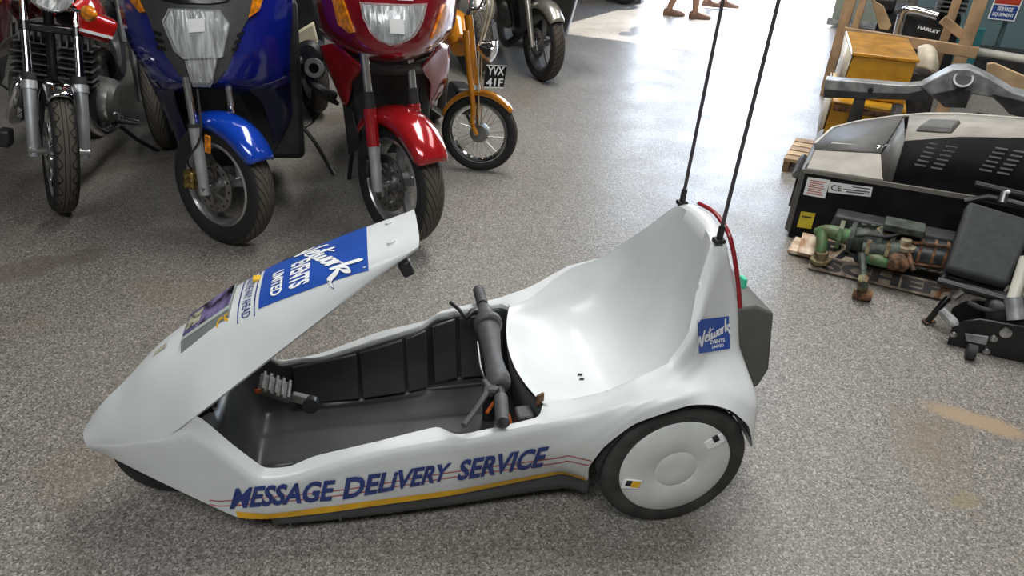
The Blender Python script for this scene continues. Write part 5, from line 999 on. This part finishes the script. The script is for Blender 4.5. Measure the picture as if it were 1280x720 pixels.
B().tube([g(1172, 351, 1.25), g(1256, 374, 1.22)], .017, 12).build('lower_bar', 'paint_black', FW)
for s in (0, 1): B().tube([g(1188+84*s, 336+22*s, 1.36), g(1176+78*s, 352+22*s, 1.26)], .014, 10).build('hinge_arm', 'paint_black', FW)
B().tube([g(1283, 322, 1.30), g(1266, 374, 1.20)], .021, 14).build('post_tube', 'tube_white', FW)
B().cyl(g(1193, 371, 1.22), g(1204, 363, 1.22), .015, n=12).build('spring_pin', 'steel', FW)
pl_ = [(1183, 433), (1190, 410), (1205, 402), (1225, 399), (1300, 412), (1300, 455), (1230, 447)]; q0 = [g(x, y, 1.12) for x, y in pl_]
side_pl = B().prism(q0, e2*.012).build('side_plate', 'paint_black', FW, bevel=.003)
B().prism([p+e2*.16 for p in q0], e2*.012).build('side_plate', 'paint_black', FW, bevel=.003)
for px, py, r in ((1192, 417, .012), (1242, 422, .014), (1257, 415, .020), (1233, 438, .013)): B().lathe([(r, -.004), (r, .010), (r*.5, .014), (.0005, .015)], g(px, py, 1.12), -e2, 14).build('bolt', 'steel', side_pl)
B().prism([g(x, y, 1.115) for x, y in ((1206, 417), (1236, 421), (1233, 432), (1208, 427))], e2*.02).build('bracket', 'galv', FW, bevel=.003)
cw = EF(gE(1214, 440, .03)); B().lathe([(.030, -.015), (.030, .015), (.0005, .016)], cw, e1, 20).lathe([(.030, -.015), (.0005, -.016)], cw, e1, 20).build('castor', 'rubber', FW)
cw = EF(V((1.5, 1.2, .03))); B().lathe([(.030, -.015), (.030, .015), (.0005, .016)], cw, e1, 20).lathe([(.030, -.015), (.0005, -.016)], cw, e1, 20).build('castor', 'rubber', FW)
B().tube([EF(gE(1160, 401, .012)), g(1176, 382, 1.24), g(1185, 372, 1.26)], .012, 10).build('stay', 'paint_black', FW)
B().hexa([EF(gE(x, y, .001)) for x, y in ((1152, 399), (1163, 396), (1170, 401), (1158, 405))], [EF(gE(x, y, .012)) for x, y in ((1152, 399), (1163, 396), (1170, 401), (1158, 405))]).build('stay_foot', 'rust_metal', FW)
B().tube([g(1170, 372, 1.24), g(1178, 362, 1.26), g(1190, 362, 1.26)], .010, 8, sm=3).build('hook', 'rust_metal', FW)
B().tube([g(1177, 388, 1.16), g(1190, 402, 1.13), g(1193, 408, 1.12)], [.016, .02, .016], 10, sm=3).build('cast_arm', 'galv', FW)
B(EF).box((1.16, 1.24, .15), (.34, .14, .08)).build('motor_housing', 'galv_dark', FW, bevel=.02)
B().tube([g(1210, 378, 1.2), g(1235, 388, 1.18), g(1260, 384, 1.18)], .010, 8, sm=3).build('cable', 'rubber', FW)
B().tube([g(1266, 372, 1.20), g(1270, 400, 1.16)], [.03, .03], 14).build('post_socket', 'galv', FW)
# ---- yellow steel cabinet
YC = root('steel_cabinet', tuple(Ew(.36, 3.75)), 'battered yellow steel cabinet with orange top behind the machine housing', 'cabinet')
B(EF).hexa([(.17, 3.37, .34), (.54, 3.37, .34), (.47, 4.08, .34), (.08, 4.08, .34)], [(.19, 3.37, .595), (.545, 3.37, .595), (.45, 4.10, .595), (.07, 4.10, .595)]).build('cabinet_body', 'cab_yellow', YC, bevel=.005)
B(EF).hexa([(.18, 3.355, .595), (.56, 3.355, .595), (.46, 4.11, .595), (.06, 4.11, .595)], [(.18, 3.355, .615), (.56, 3.355, .615), (.46, 4.11, .615), (.06, 4.11, .615)]).build('cabinet_lid', mat('lid_orange', (.62, .28, .02), .28, var=.2, vscale=9, coat=.5), YC, bevel=.004)
B(EF).add([(.165, 3.365, .345), (.183, 3.365, .59), (.063, 4.09, .59), (.072, 4.08, .345)], [(0, 1, 2, 3)]).build('side_sheet', 'cab_side_lit', YC, solid=.004)  # door light on the yellow side put into this sheet's pale colour
B(EF).hexa([(.13, 3.20, 0), (.57, 3.20, 0), (.52, 4.05, 0), (.04, 4.05, 0)], [(.15, 3.22, .335), (.57, 3.22, .335), (.52, 4.05, .335), (.05, 4.05, .335)]).build('cabinet_base', 'cab_yellow', YC, bevel=.006)
B(EF).add([(.122, 3.20, .0), (.14, 3.22, .335), (.04, 4.04, .335), (.03, 4.04, .0)], [(0, 1, 2, 3)]).build('side_sheet', 'cab_side_lit', YC, solid=.004)
B(EF).box((.36, 3.212, .30), (.40, .012, .035)).build('drawer_edge', 'rust_metal', YC)
B().box(g(1121, 137, 3.18), (.05, .05, .07)).build('corner_bracket', 'galv', YC, bevel=.008)
# ---- grey chassis front frame laid across
CH = root('chassis_member', tuple(Ew(.6, 3.05)), 'grey galvanised vehicle front chassis member with strut tower laid across boxes', 'vehicle part')
top = [(1032, 98), (1070, 100), (1130, 104), (1160, 100)]; 
b = B(); q0 = [g(x, y, 3.12) for x, y in ((1031, 99), (1131, 107), (1160, 105), (1160, 124), (1131, 122), (1029, 121))]; b.prism(q0, e2*.10).build('rail', 'galv', CH, bevel=.006)
b = B(); b.prism([g(x, y, 3.105) for x, y in ((1030, 112), (1085, 116), (1135, 117), (1160, 112), (1160, 125), (1135, 125), (1029, 122))], e2*.02).build('rail_web', 'galv_dark', CH)
b = B(); q0 = [g(x, y, 3.10) for x, y in ((1150, 108), (1176, 94), (1192, 86), (1212, 86), (1238, 98), (1268, 116), (1300, 124), (1300, 150), (1262, 141), (1240, 122), (1215, 118), (1208, 133), (1180, 133), (1165, 122))]; b.prism(q0, e2*.16).build('strut_tower', 'galv', CH, bevel=.008)
b = B(); b.prism([g(x, y, 3.085) for x, y in ((1165, 118), (1196, 112), (1214, 114), (1207, 135), (1180, 134))], e2*.02).build('tower_web', 'galv_dark', CH)
B().prism([g(x, y, 3.085) for x, y in ((1240, 118), (1268, 124), (1300, 132), (1300, 152), (1262, 143))], e2*.02).build('tower_web', 'galv_dark', CH)
tc_ = g(1204, 99, 3.092); B().lathe([(.040, -.004), (.050, -.004), (.050, .008), (.040, .008), (.040, -.004)], tc_, (-e2*.8+V((0, 0, .6))), 28).build('tower_ring', 'galv', CH)
B().lathe([(.040, .003), (.0005, .003)], tc_, (-e2*.8+V((0, 0, .6))), 24).build('tower_hole', 'engine_black', CH)
B().lathe([(.016, .0), (.0005, .002)], g(1088, 113, 3.10), -e2, 18).build('rail_hole', 'engine_black', CH)
for u in (.30, .95): B(EF).hexa([(u-.05, 3.10, 0), (u+.05, 3.10, 0), (u+.05, 3.19, 0), (u-.05, 3.19, 0)], [(u-.03, 3.11, .40), (u+.03, 3.11, .40), (u+.03, 3.18, .40), (u-.03, 3.18, .40)]).build('prop_stand', 'galv_dark', CH)
# ---- timber: crate frame, boards, pallet
def timber(name, parts, m, label, cat, loc, grp=None):
    r = root(name, loc, label, cat, grp)
    for a_, b_, w_, h_ in parts: B().beam(a_, b_, w_, h_, up=e2 if abs((V(b_)-V(a_)).normalized().z) > .7 else (0, 0, 1)).build('batten', m, r, bevel=.003)
    return r
timber('timber_crate', [(Ew(.83, 4.62, 0), Ew(.86, 4.62, 1.7), .085, .085), (g(1054, 40, 4.6), g(1222, 66, 4.6), .05, .075), (g(1178, 24, 4.66), g(1206, 46, 4.66), .05, .06), (Ew(.70, 4.85, 0), Ew(.72, 4.85, 1.7), .06, .06), (Ew(-.03, 4.75, 0), Ew(.04, 4.75, 1.5), .06, .06), (Ew(-.06, 5.0, 0), Ew(-.02, 5.0, 1.5), .05, .05), (Ew(.06, 4.64, 0), Ew(.12, 4.64, 1.5), .05, .05), (Ew(.0, 4.8, .78), Ew(.16, 4.8, .80), .05, .07), (Ew(.0, 4.8, 1.05), Ew(.86, 4.8, 1.08), .05, .07)], 'wood', 'open crate of rough timber posts and rails behind the yellow cabinet', 'crate', tuple(Ew(.5, 4.7)))
o = B().prism([g(x, y, 3.75) for x, y in ((1234, 80), (1243, 79), (1300, 104), (1300, 128), (1250, 108), (1232, 96))], e2*.04).build('timber_board', 'wood_pale', None, bevel=.004); tag(o, 'short pale timber board tilted beside the chassis strut tower', 'board'); 
PA = root('wooden_pallet', tuple(Ew(.0, 2.9)), 'small slatted wooden pallet on floor behind the black machine housing', 'pallet')
for i in range(5): B(EF).box((.10, 2.76+.095*i, .075), (.22, .075, .018)).build('slat', 'wood_pale' if i % 2 else 'wood', PA)
for u in (.01, .19): B(EF).box((u, 2.95, .033), (.035, .46, .066)).build('bearer', 'wood_dark', PA)
# scrap metal between the chassis and the wall
o = B().prism([g(x, y, 3.45) for x, y in ((1160, 126), (1190, 124), (1225, 132), (1300, 142), (1300, 160), (1160, 152))], e2*.25).build('scrap_panel', 'galv', None, bevel=.01); tag(o, 'dull grey sheet-metal scrap panel lying under the chassis member', 'scrap')
o.location.z = 0; o.scale.z = 1
PW = root('padded_cover', tuple(Ew(.62, 4.2)), 'curved cream padded cover standing right of the yellow cabinet', 'cover')
b = B(); b.loft([[tuple(g(x, y, v)) for x, y, v in r] for r in ([(1147, 58, 4.25), (1158, 55, 4.2), (1167, 58, 4.2), (1172, 66, 4.25)], [(1146, 72, 4.15), (1158, 70, 4.08), (1168, 72, 4.08), (1174, 80, 4.15)], [(1144, 85, 4.12), (1156, 86, 4.05), (1166, 90, 4.05), (1172, 94, 4.12)])], 4, 4); b.build('cover_shell', 'pillow_cream', PW, solid=.03, ang=60)
B(EF).hexa([(.52, 4.1, 0), (.74, 4.1, 0), (.74, 4.3, 0), (.52, 4.3, 0)], [(.52, 4.1, .40), (.72, 4.1, .38), (.72, 4.3, .38), (.52, 4.3, .40)]).build('cover_base', 'galv_dark', PW, bevel=.01)
# ---- engine with bright pipe and name plate
EN = root('engine_stand', tuple(Ew(.55, 5.45)), 'dark engine with bright bent exhaust pipe and small black HARLEY plate', 'engine')
B().tube([g(1120, 50, 5.2), g(1126, 26, 5.2), g(1131, 14, 5.2), g(1145, 13, 5.2), g(1172, 20, 5.2)], .036, 14, sm=4).build('exhaust_pipe', 'chrome', EN)
B().tube([g(1139, 14, 5.22), g(1143, -12, 5.22)], .04, 14).build('silencer', 'alu_case', EN)
B(EF).hexa([(.15, 5.35, 0), (.85, 5.35, 0), (.85, 5.85, 0), (.15, 5.85, 0)], [(.20, 5.4, .62), (.80, 5.4, .62), (.80, 5.8, .62), (.20, 5.8, .62)]).build('engine_block', 'engine_black', EN, bevel=.04)
for i in range(6): B(EF).box((.70, 5.33, .66+.035*i), (.22, .22, .012)).build('cooling_fin', 'cast_grey', EN)
B(EF).box((.70, 5.36, .75), (.14, .16, .26)).build('cylinder', 'engine_black', EN)
B(EF).box((.22, 5.35, .66), (.16, .14, .10)).build('carburettor', 'engine_black', EN, bevel=.02)
q3 = [g(1143, 37, 5.0), g(1176, 44.5, 5.0), g(1180, 38, 5.0), g(1145, 29, 5.0)]; po_ = B().hexa([p+e2*.006 for p in q3], q3).build('name_plate', 'print_black', EN); f = quad3(q3); vs, fs = text2d('HARLEY', .04)
lay('plate_lettering', vs, fs, lambda u, v: f(.10+.8*u, .22+.56*v)-e2*.0015, 'print_white', po_)
o = B().prism([g(x, y, 4.9) for x, y in ((1090, 0), (1104, 8), (1114, 32), (1110, 38), (1099, 36), (1094, 18), (1085, -14))], e2*.04).build('timber_offcut', 'wood_pale', None, bevel=.006); tag(o, 'pale shaped timber offcut leaning behind the yellow cabinet', 'board')
# ---- teal container with signs, pipe, dark bench
CT = root('steel_container', tuple(Ew(2.4, 7.8)), 'teal painted steel container with tall ribbed panels at the back right', 'container')
quadbox(B(EF), .40, 4.4, 7.42, 8.3, .04, 2.6).build('container_body', 'wall_teal', CT, bevel=.01)
for k in range(9):
    x0 = .42+.44*k; quadbox(B(EF), x0, x0+.41, 7.36, 7.43, .06, 2.58).build('container_panel', 'wall_teal', CT, bevel=.012)
quadbox(B(EF), .38, 4.42, 7.38, 8.32, .0, .06).build('container_sill', 'teal_dark', CT)
for x0 in (2.16, 3.04): B(EF).cyl((x0, 7.34, .12), (x0, 7.34, 2.5), .018, n=10).build('lock_rod', 'wall_teal', CT)
def sign(q, label, lines, red):
    c3 = [g(x, y, 7.35) for x, y in q]; n = -e2; f = quad3(c3)
    o = B().hexa([p+e2*.008 for p in c3], c3).build('wall_sign', 'print_white', None); tag(o, label, 'sign', 'enamel signs on the container')
    lay('sign_panel', *rect2d(1, 1, .05, .95, .04, .50 if red else .96), lambda u, v: f(u, v)+n*.0015, 'sign_blue', o)
    if red: lay('sign_panel', *rect2d(1, 1, .05, .95, .54, .97), lambda u, v: f(u, v)+n*.0015, 'sign_red', o)
    for s_, x0, x1, y0, y1 in lines: vs, fs = text2d(s_, .03); lay('sign_lettering', vs, fs, lambda u, v: f(x0+(x1-x0)*u, y0+(y1-y0)*v)+n*.003, 'print_white', o)
sign([(1234.3, 23.4), (1267.8, 27), (1283, -10), (1247, -13)], 'red and blue enamel SERVICE EQUIPMENT sign on the teal container', [('SERVICE', .22, .80, .31, .45), ('EQUIPMENT', .12, .90, .11, .25)], True)
sign([(1186, 14), (1202, 17.5), (1212, -12), (1196, -15)], 'blue enamel sign partly hidden by the timber post', [('SERVICE', .1, .9, .5, .64), ('EQUIPMENT', .1, .9, .3, .44)], False)
o = B().tube([g(1208, 62, 6.4), g(1300, 77, 6.4)], .035, 14).build('plastic_pipe', 'tube_white', None); tag(o, 'long white pipe lying in front of the teal container', 'pipe')
b = B(EF); quadbox(b, .80, 3.2, 6.55, 7.15, 0, .14); o = b.build('low_bench', 'galv_dark', None, bevel=.01); tag(o, 'low dark bench beneath the white pipe before the container', 'bench')
o = B(EF); quadbox(o, .55, 1.05, 6.2, 6.28, .0, .42); o = o.build('bench_panel', 'teal_dark', None, bevel=.004); tag(o, 'short dark teal metal panel standing behind the timber post', 'panel')
# door leaf folded back at the right jamb
dl = quadbox(B(EF), -.42, .10, 8.20, 8.26, .02, 2.9).build('door_1', 'door_green', None, bevel=.01); dl['kind'] = 'structure'
for z in (.6, 1.6): quadbox(B(EF), -.38, .06, 8.185, 8.20, z, z+.9).build('door_panel', 'door_green', dl, bevel=.01)
fm = quadbox(B(EF), -.46, .14, 8.17, 8.2, .02, .10).build('door_rail', 'galv', dl)
# ------------------------------------------------------------------ people in the doorway, far machine
mat('skin', (.36, .20, .13), .55, var=.06); mat('shoe_brown', (.20, .11, .07), .7); mat('shorts', (.20, .17, .14), .85); mat('shirt_blue', (.16, .22, .33), .85); mat('shirt_grey', (.30, .30, .30), .85); mat('hair', (.05, .035, .025), .7); mat('trouser', (.16, .16, .15), .85); mat('eye', (.8, .8, .8), .3)
def skin_obj(name, P, E_, m, parent, sub=2, rootv=0):
    me = bpy.data.meshes.new(name); c = WL[parent]
    me.from_pydata([tuple(V(p)-c) for p, r in P], E_, []); o = bpy.data.objects.new(name, me); COL.objects.link(o); o.parent = parent; WL[o] = c.copy()
    md = o.modifiers.new('skin', 'SKIN'); md.use_smooth_shade = True
    for i, (p, r) in enumerate(P): me.skin_vertices[0].data[i].radius = (r, r); me.skin_vertices[0].data[i].use_root = (i == rootv)
    s = o.modifiers.new('sub', 'SUBSURF'); s.levels = s.render_levels = sub; me.materials.append(MATS[m]); return o
def person(fl, fr, th, label, shirt, lower, long=False, bag=None):
    """standing / walking figure: fl, fr = left and right ankle ground points, th = heading"""
    h, a = hdir(th); fl, fr = V(fl), V(fr); up = V((0, 0, 1)); mid = (fl+fr)/2; r = root('person', tuple(mid), label, 'person')
    hip = mid+up*.93; L = a; P = [(hip, .135), (hip+up*.20, .125), (hip+up*.42, .15), (hip+up*.53, .06), (hip+up*.58+h*.01, .055), (hip+up*.66+h*.02, .088), (hip+up*.76+h*.015, .085), (hip+up*.81, .05)]
    E_ = [(i, i+1) for i in range(7)]
    for f, s in ((fl, 1), (fr, -1)):
        k = len(P); hp = hip+L*s*.10-up*.03; an = f+up*.09; kn = (hp+an)/2+h*.05
        P += [(hp, .10), ((hp*2+kn)/3, .088), (kn, .062), ((kn*2+an)/3, .060), (an, .042), (f+up*.045-h*.02, .045), (f+up*.035+h*.10, .040), (f+up*.028+h*.17, .028)]
        E_ += [(0, k)]+[(k+i, k+i+1) for i in range(7)]
    for s in (1, -1):
        k = len(P); sh_ = hip+up*.46+L*s*.19; el = sh_-up*.28+L*s*.06-h*.02*s; wr = el-up*.24+h*.10*s; hd = wr-up*.08+h*.02
        P += [(sh_, .062), (el, .045), (wr, .030), (hd, .032)]; E_ += [(2, k), (k, k+1), (k+1, k+2), (k+2, k+3)]
        for i, (dx, ln) in enumerate(((-.03, .07), (-.01, .085), (.01, .08), (.03, .065))):
            j = len(P); P += [(hd-up*.03+h*dx, .010), (hd-up*(.03+ln*.6)+h*dx, .009), (hd-up*(.03+ln)+h*dx-L*s*.012, .007)]; E_ += [(k+3, j), (j, j+1), (j+1, j+2)]
        j = len(P); P += [(hd+h*.035-L*s*.01, .011), (hd+h*.05-up*.035-L*s*.015, .009)]; E_ += [(k+3, j), (j, j+1)]
    skin_obj('body', P, E_, 'skin', r)
    T = [(hip-up*.02, .150), (hip+up*.20, .145), (hip+up*.42, .172), (hip+up*.50, .10)]; Te = [(0, 1), (1, 2), (2, 3)]
    for s in (1, -1): k = len(T); sh_ = hip+up*.46+L*s*.19; T += [(sh_, .078), (sh_-up*.16+L*s*.035, .068)]; Te += [(2, k), (k, k+1)]
    skin_obj('shirt', T, Te, shirt, r)
    S_ = [(hip+up*.02, .155)]; Se = []
    for f, s in ((fl, 1), (fr, -1)):
        k = len(S_); hp = hip+L*s*.10-up*.03; an = f+up*.09; kn = (hp+an)/2+h*.05
        S_ += [(hp, .118), ((hp*2+kn)/3, .108), ((hp+kn*2)/3 if not long else (kn+an)/2, .10 if not long else .075)]; Se += [(0, k), (k, k+1), (k+1, k+2)]
        if long: S_ += [(an+up*.02, .065)]; Se += [(k+2, k+3)]
    skin_obj('trousers' if long else 'shorts', S_, Se, lower, r)
    for f in (fl, fr):
        b = B(); b.loft([[tuple(f+h*x+a*y+up*z) for y, z in ((-w_, 0.002), (-w_*1.02, ht*.5), (-w_*.6, ht), (w_*.6, ht), (w_*1.02, ht*.5), (w_, 0.002))] for x, w_, ht in ((-.075, .03, .06), (-.05, .038, .085), (.02, .042, .085), (.10, .05, .06), (.17, .042, .045), (.20, .02, .03))], 3, 2); b.build('shoe', 'shoe_brown', r, ang=60)
    hc = hip+up*.715; B().ball(hc-h*.012+up*.03, .112, 16, (1, 1, .95)).build('hair', 'hair', r)
    for s in (1, -1): B().ball(hc+h*.10+a*s*.033-up*.01, .012, 8).build('eye', 'eye', r)
    return r
g0 = bp(836, 19, 'z', 0); g1 = bp(868, 23, 'z', 0)
person(g0, g1, math.radians(64), 'person in shorts with bare legs and brown shoes walking across the sunlit doorway', 'shirt_blue', 'shorts')
g2 = bp(884, 8, 'z', 0); g3 = bp(905, 9, 'z', 0)
person(g2+V((0, .0, 0)), g3, math.radians(50), 'person in grey trousers standing behind the walker in the doorway', 'shirt_grey', 'trouser', True)
fb_ = bp(779, 5, 'z', 0)
second_row(fb_.x, fb_.y-.02, 51, 'far motorcycle beside the bright doorway, only its tyre bottoms in view', 'black_gloss')
